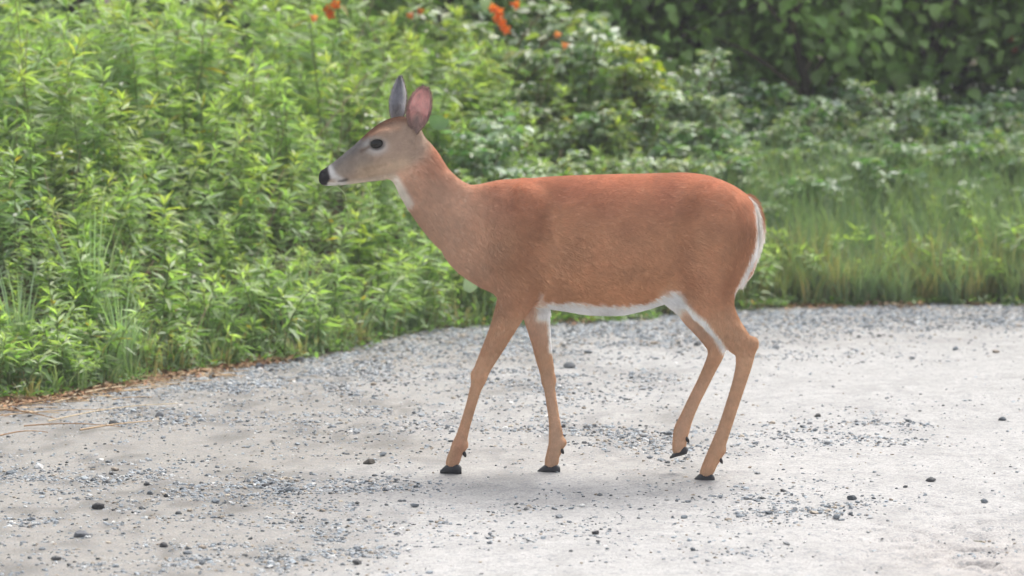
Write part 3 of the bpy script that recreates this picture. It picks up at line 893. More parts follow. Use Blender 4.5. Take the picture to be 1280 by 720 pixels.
# single large leaves that stand out
def big_leaf(px, py, s_world, wpx, hpx, lab, col, tilt):
    y = s_world; x, z = at_depth(px, py, y)
    root = link('broad_leaf', None, loc=(float(x), y, float(z))); tag(root, lab, 'leaf')
    mb = MB(); L = wpx * y / FPX; W = hpx * y / FPX
    th = np.linspace(0, 2 * np.pi, 20, endpoint=False); rings = [0.35, .7, 1]
    vs = [np.zeros((1, 3))]
    for q in rings:
        vs.append(np.stack([np.cos(th) * L / 2 * q, .12 * L * q * q * np.cos(2 * th), np.sin(th) * W / 2 * q * (1 + .06 * np.sin(5 * th))], -1))
    f3 = [(0, 1 + i, 1 + (i + 1) % 20) for i in range(20)]
    f4 = [(1 + a * 20 + i, 1 + a * 20 + 20 + i, 1 + a * 20 + 20 + (i + 1) % 20, 1 + a * 20 + (i + 1) % 20) for a in range(2) for i in range(20)]
    v = np.concatenate(vs); v[:, 0] *= 1 + .0 * v[:, 2]
    mb.add(v, f3=f3, f4=f4, col=col)
    b_ = link('blade', mb.mesh('leaf_blade', M_SHRUB), root)
    mb = MB(); z0 = float(terrain(x, y)) - float(z); t_ = np.linspace(0, 1, 7)[:, None]
    add_tube(mb, np.array([.05, .1, z0]) * (1 - t_) ** 1.2 + np.array([0, .004, -W * .45]) * t_, .002, (.15, .22, .08), 4)
    link('stalk', mb.mesh('leaf_stalk', M_STEM), root)
    b_.rotation_euler = tilt
big_leaf(548, 152, 16.2, 27, 22, 'round grey green leaf just behind the deer\'s near ear', (.10, .17, .11), (.5, .2, 0))
big_leaf(590, 352, 15.6, 20, 30, 'large pale leaf against the dark weeds at the deer\'s chest', (.25, .32, .26), (.2, .5, 0))

# ------------------------------------------------------------------ trees behind
def tree_meshes(seed, H=4.6, low=.55, R=1.5, leaf=.095, nclump=95, hue=(1, 1, 1)):
    r = np.random.default_rng(seed)
    T, C = MB(), MB()
    tt = np.linspace(0, 1, 10)[:, None]
    tip = np.array([r.normal(0, .25), r.normal(0, .25), H * .92])
    def trunk(t): return tip * t[:, None] + np.stack([.12 * (np.sin(5 * t + seed) - math.sin(seed)), .1 * np.sin(4 * t), 0 * t], -1) * .6
    add_tube(T, trunk(tt[:, 0]), np.linspace(.09, .015, 10) * H / 4.6, (.075, .062, .05), 9)
    for i in range(nclump):
        zz = low + (H - low) * r.random() ** .85
        rr = R * np.sqrt(max(.1, np.sin(np.pi * min(1, (zz - low + .5) / (H - low + .8))))) * r.uniform(.45, 1)
        a = r.random() * 6.28
        end = np.array([math.cos(a) * rr, math.sin(a) * rr, zz])
        t0 = np.array([max(.12, (zz - .2) / H * .85)])
        st = trunk(t0)[0]
        mid = (st + end) / 2 + np.array([0, 0, .15 * rr])
        q = np.linspace(0, 1, 6)[:, None]
        B = st * (1 - q) ** 2 + 2 * mid * q * (1 - q) + end * q ** 2
        add_tube(T, B, np.linspace(.018, .004, 6), (.14, .11, .08), 5)
        # leaf sprays drooping along the outer half
        n = r.integers(45, 75)
        u = r.uniform(.45, 1.02, n)[:, None]
        p = st * (1 - u) ** 2 + 2 * mid * u * (1 - u) + end * u ** 2 + r.standard_normal((n, 3)) * np.array([.16, .16, .09])
        az_ = a + r.standard_normal(n) * 1.0; e_ = r.uniform(-1.1, .1, n)
        d = np.stack([np.cos(az_) * np.cos(e_), np.sin(az_) * np.cos(e_), np.sin(e_)], -1)
        L = leaf * r.uniform(.6, 1.25, n)
        c = shade(np.array([.15, .25, .10]) * np.asarray(hue) * r.uniform(.7, 1.5), n, .3, r)
        add_leaves(C, TO, p, d, np.array([[0, 0, 1.0]]) + .4 * r.standard_normal((n, 3)), L, L * r.uniform(.62, .82, n), c, curl=r.uniform(.05, .4, n))
    return T.mesh('trunk', M_BARK), C.mesh('crown', M_TREE)
tp = []
for i, (lab, kw) in enumerate([('broadleaf tree with drooping leaves behind the bank', dict(low=.62, hue=(1, 1, 1))),
                               ('darker broadleaf tree standing behind the bank', dict(low=.75, hue=(.7, .8, .9), leaf=.085)),
                               ('young tree with large light green leaves at the wood\'s edge', dict(low=.55, R=1.1, H=3.6, hue=(1.5, 1.35, .9), leaf=.12, nclump=70)),
                               ('sapling', dict(low=.15, R=.55, H=1.9, hue=(1.5, 1.35, 1.0), leaf=.085, nclump=26))]):
    t_, c_ = tree_meshes(500 + i, **kw)
    nm = 'sapling' if i == 3 else 'tree'
    root = link(nm, None); tag(root, lab, 'sapling' if i == 3 else 'tree', 'leafy saplings along the foot of the wood' if i == 3 else 'trees of the wood behind the bank')
    link('trunk', t_, root); link('crown', c_, root); tp.append(root)
spots = [(2.35, 21.6, 0), (.95, 22.0, 1), (3.6, 22.3, 1), (1.75, 20.9, 2), (-.5, 21.8, 0), (-2.2, 20.9, 1), (-3.9, 19.6, 0), (5.2, 21.8, 0),
         (-5.8, 18.6, 1), (0.2, 23.6, 0), (2.9, 24.0, 0), (1.5, 24.5, 1), (-1.5, 23.6, 0), (3.1, 20.9, 2), (7.2, 22, 1), (-7.5, 17.5, 0),
         (.55, 20.2, 3), (1.05, 20.6, 3), (1.45, 20.0, 3), (2.0, 20.5, 3), (2.75, 20.4, 3), (3.3, 20.6, 3), (.1, 20.3, 3), (-.5, 19.8, 3), (4.3, 20.8, 3)]
used = set()
for i, (x, y, k_) in enumerate(spots):
    p = tp[k_]
    o = place(p, k_ not in used, (x, y, float(terrain(x, y)) - .03), i * 1.7, random.uniform(.92, 1.12)); used.add(k_)
    u_ = float(project(x, y, 1.0)[0])
    wh = 'outside the left of the view' if u_ < -40 else 'outside the right of the view' if u_ > 1320 else f"above {'the left end of the bank' if u_ < 350 else 'the deer' + chr(39) + 's face' if u_ < 560 else 'the deer' + chr(39) + 's back' if u_ < 800 else 'the deer' + chr(39) + 's rump' if u_ < 960 else 'the right of the bank' if u_ < 1160 else 'the right edge of the bank'}"
    o['label'] = ['broadleaf tree', 'darker tree', 'young light green tree', 'leafy sapling'][k_] + (' deep in the wood ' if y > 23 else ' at the edge of the wood ') + wh
# the wood behind, one dark mass
mb = MB(); r = np.random.default_rng(61)
n = 26000
x = r.uniform(-14, 14, n); y = 25 + r.random(n) * 6 + .0 * x; z = r.random(n) ** 1.2 * 6.5
az = r.random(n) * 6.28; e_ = r.uniform(-1, .2, n)
d = np.stack([np.cos(az) * np.cos(e_), np.sin(az) * np.cos(e_), np.sin(e_)], -1)
L = r.uniform(.12, .24, n)
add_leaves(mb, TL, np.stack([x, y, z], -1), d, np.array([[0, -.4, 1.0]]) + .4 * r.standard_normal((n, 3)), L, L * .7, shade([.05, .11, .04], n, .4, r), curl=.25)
for i in range(60):
    xx, yy = r.uniform(-14, 14), r.uniform(25, 31)
    add_tube(mb, np.array([[xx, yy, .2], [xx + r.normal(0, .2), yy, 3], [xx + r.normal(0, .4), yy, 7]]), [.09, .07, .03], (.08, .06, .045), 6)
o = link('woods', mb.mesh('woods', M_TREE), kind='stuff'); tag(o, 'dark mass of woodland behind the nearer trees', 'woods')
# ------------------------------------------------------------------ morning haze
m = bpy.data.materials.new('haze_air'); m.use_nodes = True; t = m.node_tree
t.nodes.remove(t.nodes['Principled BSDF'])
pv = nd(t, 'ShaderNodeVolumePrincipled'); pv.inputs['Color'].default_value = (.93, .95, 1, 1); pv.inputs['Density'].default_value = HAZE
t.links.new(pv.outputs[0], t.nodes['Material Output'].inputs['Volume'])
mb = MB(); v_ = [(x, y, z) for x in (-410, 410) for y in (-310, 510) for z in (-1.2, 8.5)]
mb.add(v_, f4=[(0, 1, 3, 2), (4, 6, 7, 5), (0, 4, 5, 1), (2, 3, 7, 6), (0, 2, 6, 4), (1, 5, 7, 3)])
link('haze', mb.mesh('haze', m, False), kind='stuff')
#DEER
# ------------------------------------------------------------------ the deer
def ymid(px): return 12.02 - (np.asarray(px, float) - 600) * .09 / 330
def DP(px, py, yo=0.0):
    """photo pixel on the deer -> local X, Z (metres) at the deer's own depth"""
    return at_depth(px, py, ymid(px) + yo)
PXM = 12.0 / FPX                    # metres per photo pixel at the deer
H_ = .0035
gx0, gy0, gz0 = float(DP(388, 300)[0]), -.20, -.01
NX, NY, NZ = int(1.40 / H_), int(.40 / H_), int(1.16 / H_)
F = np.full((NX, NY, NZ), .06, np.float32)
ax = gx0 + np.arange(NX) * H_; ay = gy0 + np.arange(NY) * H_; az_ = gz0 + np.arange(NZ) * H_

def smin(a, b, k):
    if k <= 0: return np.minimum(a, b)
    h = np.maximum(k - np.abs(a - b), 0) / k
    return np.minimum(a, b) - h * h * k * .25
def box(x0, x1, y0, y1, z0, z1):
    i = np.clip([int((x0 - gx0) / H_), int((x1 - gx0) / H_) + 2], 0, NX)
    j = np.clip([int((y0 - gy0) / H_), int((y1 - gy0) / H_) + 2], 0, NY)
    k = np.clip([int((z0 - gz0) / H_), int((z1 - gz0) / H_) + 2], 0, NZ)
    return slice(*i), slice(*j), slice(*k)
def blend(sl, f, k, carve=False):
    if carve: F[sl] = -smin(-F[sl], f.astype(np.float32), k)
    else: F[sl] = smin(F[sl], f.astype(np.float32), k)

def resample(P, n):
    """Catmull-Rom through rows of P"""
    P = np.asarray(P, float); m_ = len(P)
    Q = np.vstack([2 * P[0] - P[1], P, 2 * P[-1] - P[-2]])
    u = np.linspace(0, m_ - 1 - 1e-9, n); i = np.floor(u).astype(int); t = (u - i)[:, None]
    a, b, c, d = Q[i], Q[i + 1], Q[i + 2], Q[i + 3]
    return .5 * ((2 * b) + (c - a) * t + (2 * a - 5 * b + 4 * c - d) * t ** 2 + (3 * b - a - 3 * c + d) * t ** 3)

def sections(rows, k, power=2.3):
    """loft along X; rows of (px, top py, bottom py, half width m)"""
    R = resample(rows, len(rows) * 8)
    X_, T_ = DP(R[:, 0], R[:, 1]); _, B_ = DP(R[:, 0], R[:, 2])
    o = np.argsort(X_); X_, T_, B_, W_ = X_[o], T_[o], B_[o], np.maximum(R[o, 3], .002)
    sl = box(X_[0] - .02, X_[-1] + .02, -W_.max() - .03, W_.max() + .03, B_.min() - .03, T_.max() + .03)
    x = ax[sl[0]]; c = np.interp(x, X_, (T_ + B_) / 2); h = np.maximum(np.interp(x, X_, (T_ - B_) / 2), .002); w_ = np.interp(x, X_, W_)
    out = np.maximum(X_[0] - x, x - X_[-1])
    yy = np.abs(ay[sl[1]])[None, :, None]; zz = np.abs(az_[sl[2]][None, None, :] - c[:, None, None])
    q = ((yy / w_[:, None, None]) ** power + (zz / h[:, None, None]) ** power) ** (1 / power)
    f = (q - 1) * np.minimum(h, w_)[:, None, None]
    f = np.maximum(f, out[:, None, None])
    blend(sl, f, k)

def limb(rows, k, n=None):
    """rows of (px, py, in-plane radius px, side radius px, y offset m)"""
    R = resample(rows, n or len(rows) * 4)
    X_, Z_ = DP(R[:, 0], R[:, 1], R[:, 4]); r_ = R[:, 2] * PXM; w_ = R[:, 3] * PXM; y_ = R[:, 4]
    g_ = None
    m_ = .02 + k + max(r_.max(), w_.max())
    sl = box(X_.min() - m_, X_.max() + m_, y_.min() - m_, y_.max() + m_, Z_.min() - m_, Z_.max() + m_)
    f = np.full([s.stop - s.start for s in sl], .06, np.float32)
    ox, oy, oz = sl[0].start, sl[1].start, sl[2].start
    for i in range(len(R) - 1):
        mm = .02 + k + max(r_[i], r_[i + 1], w_[i], w_[i + 1])
        s2 = box(min(X_[i], X_[i + 1]) - mm, max(X_[i], X_[i + 1]) + mm, min(y_[i], y_[i + 1]) - mm, max(y_[i], y_[i + 1]) + mm, min(Z_[i], Z_[i + 1]) - mm, max(Z_[i], Z_[i + 1]) + mm)
        x = ax[s2[0]][:, None, None]; yv = ay[s2[1]][None, :, None]; z = az_[s2[2]][None, None, :]
        dx, dy, dz = X_[i + 1] - X_[i], y_[i + 1] - y_[i], Z_[i + 1] - Z_[i]
        L2 = dx * dx + dz * dz + 1e-12
        t = np.clip(((x - X_[i]) * dx + (z - Z_[i]) * dz) / L2, 0, 1)
        rr = r_[i] + (r_[i + 1] - r_[i]) * t; ww = w_[i] + (w_[i + 1] - w_[i]) * t
        a2 = (x - X_[i] - dx * t) ** 2 + (z - Z_[i] - dz * t) ** 2; b2 = (yv - y_[i] - dy * t) ** 2
        q = np.sqrt(a2 / rr ** 2 + b2 / ww ** 2)
        ff = q * (q - 1) / np.sqrt(a2 / rr ** 4 + b2 / ww ** 4 + 1e-9)
        ls = (slice(s2[0].start - ox, s2[0].stop - ox), slice(s2[1].start - oy, s2[1].stop - oy), slice(s2[2].start - oz, s2[2].stop - oz))
        f[ls] = np.minimum(f[ls], ff)
    blend(sl, f, k)

def blob(px, py, yo, rx, ry, rz, k, rot=0.0, carve=False):
    """ellipsoid; radii in px, y offset in m; rot turns it in the picture plane (radians)"""
    X_, Z_ = DP(px, py, yo); rx, ry, rz = rx * PXM, ry * PXM, rz * PXM
    m_ = max(rx, ry, rz) + .01 + k
    sl = box(X_ - m_, X_ + m_, yo - m_, yo + m_, Z_ - m_, Z_ + m_)
    x = ax[sl[0]][:, None, None] - X_; yv = ay[sl[1]][None, :, None] - yo; z = az_[sl[2]][None, None, :] - Z_
    c, s = math.cos(rot), math.sin(rot)
    u, v = x * c + z * s, -x * s + z * c
    q = np.sqrt((u / rx) ** 2 + (yv / ry) ** 2 + (v / rz) ** 2)
    blend(sl, q * (q - 1) / np.sqrt((u / rx ** 2) ** 2 + (yv / ry ** 2) ** 2 + (v / rz ** 2) ** 2 + 1e-9), k, carve)

# trunk of the body
sections([(592, 285, 300, .006), (598, 266, 320, .032), (608, 250, 341, .056), (622, 236, 365, .085), (640, 227, 379, .100), (665, 223.5, 382, .112), (700, 221, 387, .128),
          (740, 219.5, 393, .140), (775, 218.5, 393, .143), (805, 218, 387, .138), (835, 217, 378, .128), (860, 217, 372, .120), (885, 220.5, 366, .118),
          (910, 229.5, 358, .112), (928, 240, 350, .100), (940, 250, 338, .084), (945, 262, 320, .055), (948, 275, 303, .03)], .01, 2.2)
# neck
limb([(636, 300, 70, 38, 0), (610, 294, 60, 33, 0), (590, 283, 49, 28, 0), (571, 273, 42.5, 24.5, 0), (550, 254, 37.5, 22, 0),
      (533, 232, 34.5, 21, 0), (519, 208, 33, 20.5, 0), (507, 189, 30, 20, 0)], .035)
# head
sections([(398.5, 218, 227, .010), (401.5, 213, 230.5, .017), (407, 210, 232, .022), (415, 204.5, 232, .024), (425, 196.5, 231.5, .0265), (438, 185.5, 230, .030),
          (450, 175, 228.5, .035), (460, 165.5, 227, .043), (470, 157.5, 226, .050), (482, 150.5, 224, .054), (494, 146.5, 221, .054), (506, 146, 214, .050),
          (517, 150, 204, .042), (526, 160, 192, .028)], .018, 2.1)
for sy in (-1, 1):
    blob(486, 200, sy * .034, 27, 11, 20, .02, .2)         # cheek
    blob(474, 169, sy * .043, 14, 6, 6, .012, .4)          # brow
    blob(472, 180, sy * .058, 10, 6, 7, .008, .3, carve=True)   # socket
    blob(452, 187, sy * .044, 10, 3, 3.5, .01, .5, carve=True)  # tear pit
    blob(414, 222, sy * .020, 9, 6, 7, .01)                # lip
    blob(403.5, 217.5, sy * .020, 3.2, 3.2, 2.0, .003, .4, carve=True)   # nostril
    blob(420, 226.5, sy * .030, 12, 3, .9, .003, -.05, carve=True)       # mouth line
    blob(516, 172, sy * .018, 8, 7, 9, .012, -.25)        # ear root
# muscles
for sy in (-1, 1):
    blob(655, 312, sy * .062, 34, 26, 62, .05, -.22)       # shoulder
    blob(640, 345, sy * .070, 22, 15, 30, .04, .5)         # point of shoulder
    blob(894, 300, sy * .058, 46, 27, 62, .05, .25)        # haunch
    blob(874, 345, sy * .070, 30, 17, 34, .04, -.5)        # thigh
    blob(868, 262, sy * .062, 24, 13, 15, .04)             # hip bone
limb([(556, 231, 9, 7, 0), (572, 240, 9, 8, 0), (590, 245, 10, 10, 0), (608, 243, 11, 12, 0), (628, 243, 10, 12, 0), (650, 262, 9, 9, 0)], .03)   # crest
# near fore leg
limb([(656, 345, 27, 20, -.072), (646, 370, 23, 17, -.075), (636, 393, 18, 13.5, -.074), (626, 415, 14.8, 11, -.070), (613.5, 440, 12, 10, -.066), (604, 459, 10.2, 9.5, -.062),
      (598.5, 475, 8.6, 8.8, -.058), (594, 488, 6.9, 7, -.056), (589, 506, 6.3, 6.2, -.053), (583, 526, 6.3, 6, -.050), (577.5, 545, 7.2, 7, -.048), (574, 557, 9.2, 8.6, -.046),
      (570, 566, 8.2, 8.2, -.044), (567, 574, 8.4, 8.8, -.042), (565, 579, 7.6, 8.6, -.042)], .014)
# far fore leg
limb([(664, 350, 24, 17, .072), (668, 375, 19, 15, .07), (671, 396, 16.5, 12.5, .064), (676, 424, 12.5, 10.5, .056), (680, 447, 10.6, 9.5, .050), (683.5, 463, 9.2, 8.8, .046),
      (686, 480, 7.1, 7, .042), (689.5, 503, 6.6, 6.2, .038), (693, 526, 7, 6.2, .034), (695, 545, 9, 7.5, .032), (695, 557, 9.6, 8.6, .030), (691, 569, 8.4, 8.2, .030),
      (690, 575, 8.6, 8.8, .030), (688.5, 580, 7.6, 8.6, .030)], .014)
# near hind leg
limb([(884, 330, 44, 24, -.062), (884, 360, 35, 20, -.072), (890, 383, 27, 16.5, -.078), (904, 405, 20.5, 13, -.080), (919, 423, 17, 11, -.080), (930, 436, 13.5, 9.8, -.080),
      (930.5, 452, 10.4, 9.4, -.079), (926.5, 470, 8.8, 8.2, -.078), (920.5, 490, 8.1, 7.2, -.078), (914, 510, 7.9, 6.8, -.077), (906.5, 533, 7.9, 6.8, -.076), (899.5, 552, 8.7, 8, -.075),
      (894.5, 566, 9.6, 8.8, -.074), (889, 577, 8.7, 8.4, -.073), (885, 586, 8.4, 8.8, -.072), (882.5, 591.5, 7.6, 8.6, -.072)], .016)
# far hind leg, lifted for the next step
limb([(868, 335, 34, 20, .06), (862, 362, 27, 18, .066), (866, 385, 20, 15, .068), (876, 403, 15.5, 12, .068), (887, 419, 13, 10.5, .068), (895, 432, 12, 9.8, .068),
      (894, 445, 9.6, 9.2, .067), (887, 461, 8.2, 8, .066), (877.5, 481, 7.7, 7, .064), (867.5, 501, 7.7, 6.8, .062), (858.5, 521, 8.2, 7, .060), (852.5, 536, 9.6, 8.4, .058),
      (850, 548, 9, 8.4, .057), (849, 557, 8.4, 8.4, .056), (848, 561.5, 7.4, 8.4, .056)], .014)
# hock points and wrists
blob(941, 430, -.080, 7, 6, 9, .012); blob(905, 430, .068, 5, 5, 7, .012)
# knobbly joints, hollows and bones under the skin
for q in [(598, 470, -.060, 9.5, 8.5, 11), (686, 475, .042, 9, 8.5, 11)]: blob(*q, .008)
for q in [(579, 556, -.046, 6, 8, 6), (702, 553, .03, 6, 8, 6), (901, 562, -.075, 6, 8, 6)]: blob(*q, .008)
for sy in (-1, 1):
    blob(846, 318, sy * .165, 17, 14, 40, .03, .12, carve=True)      # flank hollow
    blob(692, 285, sy * .162, 15, 11, 52, .045, .2, carve=True)         # behind the shoulder
    blob(664, 280, sy * .078, 14, 13, 46, .05, .25)                  # shoulder blade
# flank fold
for sy in (-1, 1): blob(848, 366, sy * .075, 20, 9, 16, .03, .6)

def surface_nets(F):
    S = F < 0
    c0 = [S[i:NX - 1 + i, j:NY - 1 + j, k:NZ - 1 + k] for i in (0, 1) for j in (0, 1) for k in (0, 1)]
    cnt = np.zeros((NX - 1, NY - 1, NZ - 1), np.int8)
    for c in c0: cnt += c
    act = (cnt > 0) & (cnt < 8)
    I, J, K = np.nonzero(act)
    idx = np.full(act.shape, -1, np.int32); idx[I, J, K] = np.arange(len(I))
    pos = np.zeros((len(I), 3)); num = np.zeros(len(I))
    corners = [(i, j, k) for i in (0, 1) for j in (0, 1) for k in (0, 1)]
    val = {c: F[I + c[0], J + c[1], K + c[2]].astype(float) for c in corners}
    for a in corners:
        for d in range(3):
            if a[d] == 1: continue
            b = list(a); b[d] = 1; b = tuple(b)
            va, vb = val[a], val[b]; cr = (va < 0) != (vb < 0)
            t = np.where(cr, va / np.where(cr, va - vb, 1), 0)
            p = np.array(a, float)[None].repeat(len(I), 0); p[:, d] += t
            pos[cr] += p[cr]; num[cr] += 1
    pos = pos / num[:, None] + np.stack([I, J, K], -1)
    quads = []
    for d in range(3):
        A = np.moveaxis(S, d, 0)
        a, b = A[:-1], A[1:]
        diff = a != b
        N = np.array(np.nonzero(diff))
        inside = a[tuple(N)]
        co = [None] * 3; co[d] = N[0]; oth = [q for q in range(3) if q != d]
        co[oth[0]], co[oth[1]] = N[1], N[2]
        o1, o2 = oth
        ok = (co[o1] > 0) & (co[o2] > 0) & (co[o1] < F.shape[o1] - 1) & (co[o2] < F.shape[o2] - 1)
        co = [q[ok] for q in co]; inside = inside[ok]
        def cell(s1, s2):
            c = [q.copy() for q in co]; c[o1] += s1; c[o2] += s2
            return idx[c[0], c[1], c[2]]
        q = np.stack([cell(-1, -1), cell(0, -1), cell(0, 0), cell(-1, 0)], -1)
        flip = inside if d != 1 else ~inside
        q[~flip] = q[~flip][:, ::-1]
        quads.append(q)
    Q = np.concatenate(quads); Q = Q[(Q >= 0).all(1)]
    return pos, Q

P, Q = surface_nets(F)
V = np.stack([gx0 + P[:, 0] * H_, gy0 + P[:, 1] * H_, gz0 + P[:, 2] * H_], -1)
# a little smoothing
for _ in range(2):
    acc = np.zeros_like(V); n_ = np.zeros(len(V))
    for a_, b_ in ((0, 1), (1, 2), (2, 3), (3, 0)):
        np.add.at(acc, Q[:, a_], V[Q[:, b_]]); np.add.at(n_, Q[:, a_], 1)
    V = V * .5 + .5 * acc / np.maximum(n_, 1)[:, None]

def px_of_x(X_):
    u = 640 + FPX * X_ / 12.0
    for _ in range(3): u = 640 + X_ / ymid(u) * FPX * 1.0
    return u
def world(V):
    u = px_of_x(V[:, 0])
    return np.stack([V[:, 0], ymid(u) + V[:, 1], V[:, 2]], -1)
fn = np.cross(V[Q[:, 2]] - V[Q[:, 0]], V[Q[:, 3]] - V[Q[:, 1]])
VN = np.zeros_like(V)
for j in range(4): np.add.at(VN, Q[:, j], fn)
VN = nrm(VN)

def lerp(c, d, t): return c * (1 - t[:, None]) + np.asarray(d) * t[:, None]
def capd(u, v, pts):
    """distance in px from the polyline"""
    best = np.full(u.shape, 1e9)
    for (x0, y0), (x1, y1) in zip(pts[:-1], pts[1:]):
        dx, dy = x1 - x0, y1 - y0
        t = np.clip(((u - x0) * dx + (v - y0) * dy) / (dx * dx + dy * dy), 0, 1)
        best = np.minimum(best, np.hypot(u - x0 - dx * t, v - y0 - dy * t))
    return best

def coat(V, N):
    """colour of the coat at points of the body, laid out on its side view"""
    u = px_of_x(V[:, 0])
    _, v = project(V[:, 0], ymid(u), V[:, 2])
    yo = V[:, 1]
    nz = vnoise(u, v, 26, 71); nf = vnoise(u, v, 3.5, 72)
    n = len(u)
    c = np.tile(np.array([.53, .30, .18]), (n, 1))
    c = lerp(c, [.53, .25, .155], 1 - sstep(215, 300, v + (nz - .5) * 30))                     # redder along the back
    c = lerp(c, [.54, .30, .17], sstep(290, 370, v) * sstep(660, 720, u) * (1 - sstep(830, 870, u)))
    c = lerp(c, [.60, .42, .31], (1 - sstep(560, 660, u)) * sstep(170, 250, v + (560 - u) * .3) * .85)          # paler breast
    c = lerp(c, [.55, .345, .22], sstep(370, 400, v))                                          # legs
    c = lerp(c, [.56, .32, .22], np.exp(-(((u - 575) / 10) ** 2)) * sstep(520, 560, v) * .6)
    # shade painted into the coat colour: shoulder hollow, flank, haunch
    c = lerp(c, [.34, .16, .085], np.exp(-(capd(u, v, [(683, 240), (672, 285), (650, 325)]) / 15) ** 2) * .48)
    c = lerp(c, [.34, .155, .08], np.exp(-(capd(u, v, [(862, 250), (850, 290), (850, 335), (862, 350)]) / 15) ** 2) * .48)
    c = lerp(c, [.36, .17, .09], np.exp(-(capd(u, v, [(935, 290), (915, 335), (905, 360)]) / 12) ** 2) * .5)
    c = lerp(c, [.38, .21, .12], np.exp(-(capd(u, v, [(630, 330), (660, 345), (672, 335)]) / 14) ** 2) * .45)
    # belly
    bu = [640, 668, 690, 720, 750, 780, 810, 826, 838, 850, 862]
    bv = [395, 380, 374.5, 375.5, 379, 379.5, 374, 368, 361, 363, 385]
    bl = np.interp(u, bu, bv)
    W = np.array([.88, .86, .82])
    belly = sstep(-2.5, 3, v - bl + (nf - .5) * 7) * sstep(664, 676, u) * (1 - sstep(846, 858, u)) * (1 - sstep(398, 408, v))
    c = lerp(c, W, belly)
    # inner sides of the legs
    inner = np.sign(-yo) * N[:, 1]
    leg = sstep(382, 392, v)
    cannon = sstep(455, 490, v)
    c = lerp(c, W * .95, sstep(378, 392, v) * sstep(.2, .7, inner) * (1 - sstep(395, 455, v)) * .22)
    c = lerp(c, W * .8, leg * sstep(.5, .9, inner) * cannon * .08)
    # pale line down the front of the hind leg, and between the thighs
    c = lerp(c, W, np.exp(-(capd(u, v, [(838, 368), (856, 381), (878, 399), (898, 424), (908, 441)]) / 4.6) ** 4) * .92)
    c = lerp(c, W * .9, np.exp(-(capd(u, v, [(836, 372), (850, 384)]) / 9) ** 2) * .9)
    c = lerp(c, W, np.exp(-(capd(u, v, [(687, 385), (689, 410), (690, 440)]) / 4.2) ** 4) * sstep(.0, .02, yo) * .95)
    c = lerp(c, W, np.exp(-(capd(u, v, [(676, 366), (673, 384)]) / 2.5) ** 2) * .5)
    # rump fringe of white behind
    c = lerp(c, W, sstep(.0, .5, N[:, 0]) * sstep(900, 930, u) * sstep(262, 285, v) * (1 - sstep(362, 378, v)) * (1 - sstep(.035, .06, np.abs(yo))))
    c = lerp(c, W, np.exp(-(capd(u, v, [(944, 258), (949, 285), (946, 304), (938, 326), (929, 346), (921, 362)]) / 3.6) ** 4) * .95)
    # throat patch
    tp_ = np.exp(-(capd(u, v, [(492, 224), (500, 236), (509, 250)]) / 7.2) ** 4)
    c = lerp(c, W * .95, tp_ * .72)
    # head
    hd = 1 - sstep(33, 60, capd(u, v, [(410, 220), (450, 200), (485, 185), (498, 168)]) + (nz - .5) * 10 + 18 * sstep(488, 500, u) * sstep(195, 225, v))
    face = np.tile(np.array([.38, .275, .21]), (n, 1))
    face = lerp(face, [.165, .155, .155], np.exp(-(capd(u, v, [(412, 208), (432, 190), (452, 176)]) / 14) ** 2) * .95)    # dark grey bridge
    face = lerp(face, [.30, .25, .21], np.exp(-(capd(u, v, [(425, 214), (455, 200)]) / 11) ** 2) * .7)
    face = lerp(face, [.13, .06, .035], np.exp(-(capd(u, v, [(456, 168), (470, 155), (492, 146), (506, 146)]) / 8.5) ** 3) * .95)   # brown crown
    face = lerp(face, [.55, .29, .17], np.exp(-(capd(u, v, [(463, 168), (482, 161), (498, 159)]) / 4) ** 2) * .3)
    face = lerp(face, [.56, .42, .30], np.exp(-(capd(u, v, [(455, 214), (480, 208), (505, 205)]) / 10) ** 2) * .7)
    face = lerp(face, [.62, .54, .45], sstep(0, 7, v - np.interp(u, [420, 455, 480, 495], [222, 220, 215, 212])) * (1 - sstep(490, 500, u)) * .75)  # chin and jaw
    face = lerp(face, [.70, .68, .66], np.exp(-(np.hypot((u - 470) / 15, (v - 181) / 11)) ** 4) * .62)                  # eye ring
    face = lerp(face, [.06, .045, .04], np.exp(-(np.hypot((u - 471) / 10.4, (v - 179.5) / 7.4)) ** 6) * .97)
    face = lerp(face, [.16, .11, .08], np.exp(-(capd(u, v, [(452, 188), (461, 183)]) / 2.5) ** 2) * .8)
    face = lerp(face, [.68, .67, .66], np.exp(-(capd(u, v, [(412, 210), (417, 220), (428, 226)]) / 4.4) ** 3) * .66)    # white band behind the nose
    face = lerp(face, [.72, .70, .68], np.exp(-(capd(u, v, [(408, 232), (422, 233)]) / 3.5) ** 2) * .9)
    face = lerp(face, [.07, .055, .05], np.exp(-(capd(u, v, [(424, 226.5), (433, 224)]) / 2.4) ** 2) * .85)            # lip corner
    face = lerp(face, [.22, .13, .08], np.exp(-(capd(u, v, [(455, 211), (468, 207), (482, 204)]) / 3) ** 2) * .25)
    face = lerp(face, [.66, .63, .60], (1 - sstep(424, 440, u)) * sstep(226, 228.5, v) * .9)
    nose = (1 - sstep(0, 3.0, u - np.interp(v, [208, 214, 222, 230], [408, 409.5, 411.5, 407]))) * (1 - sstep(230, 233, v))
    face = lerp(face, [.022, .02, .021], nose)
    c = c * (1 - hd[:, None]) + face * hd[:, None]
    c = np.minimum(c * np.array([1.20, 1.22, 1.22]), .9)
    c *= (1 + (nf - .5) * .12 + (nz - .5) * .18 + (vnoise(u + v, v - u * .4, 11, 74) - .5) * .10)[:, None]
    return c

C = coat(V, VN)
root = link('deer', None, loc=(0, 0, 0)); tag(root, 'reddish brown doe walking left across the pale gravel road', 'deer')
mb = MB(); mb.add(world(V), f4=Q, col=C)
body_me = mb.mesh('body', M_COAT)
link('body', body_me, root)

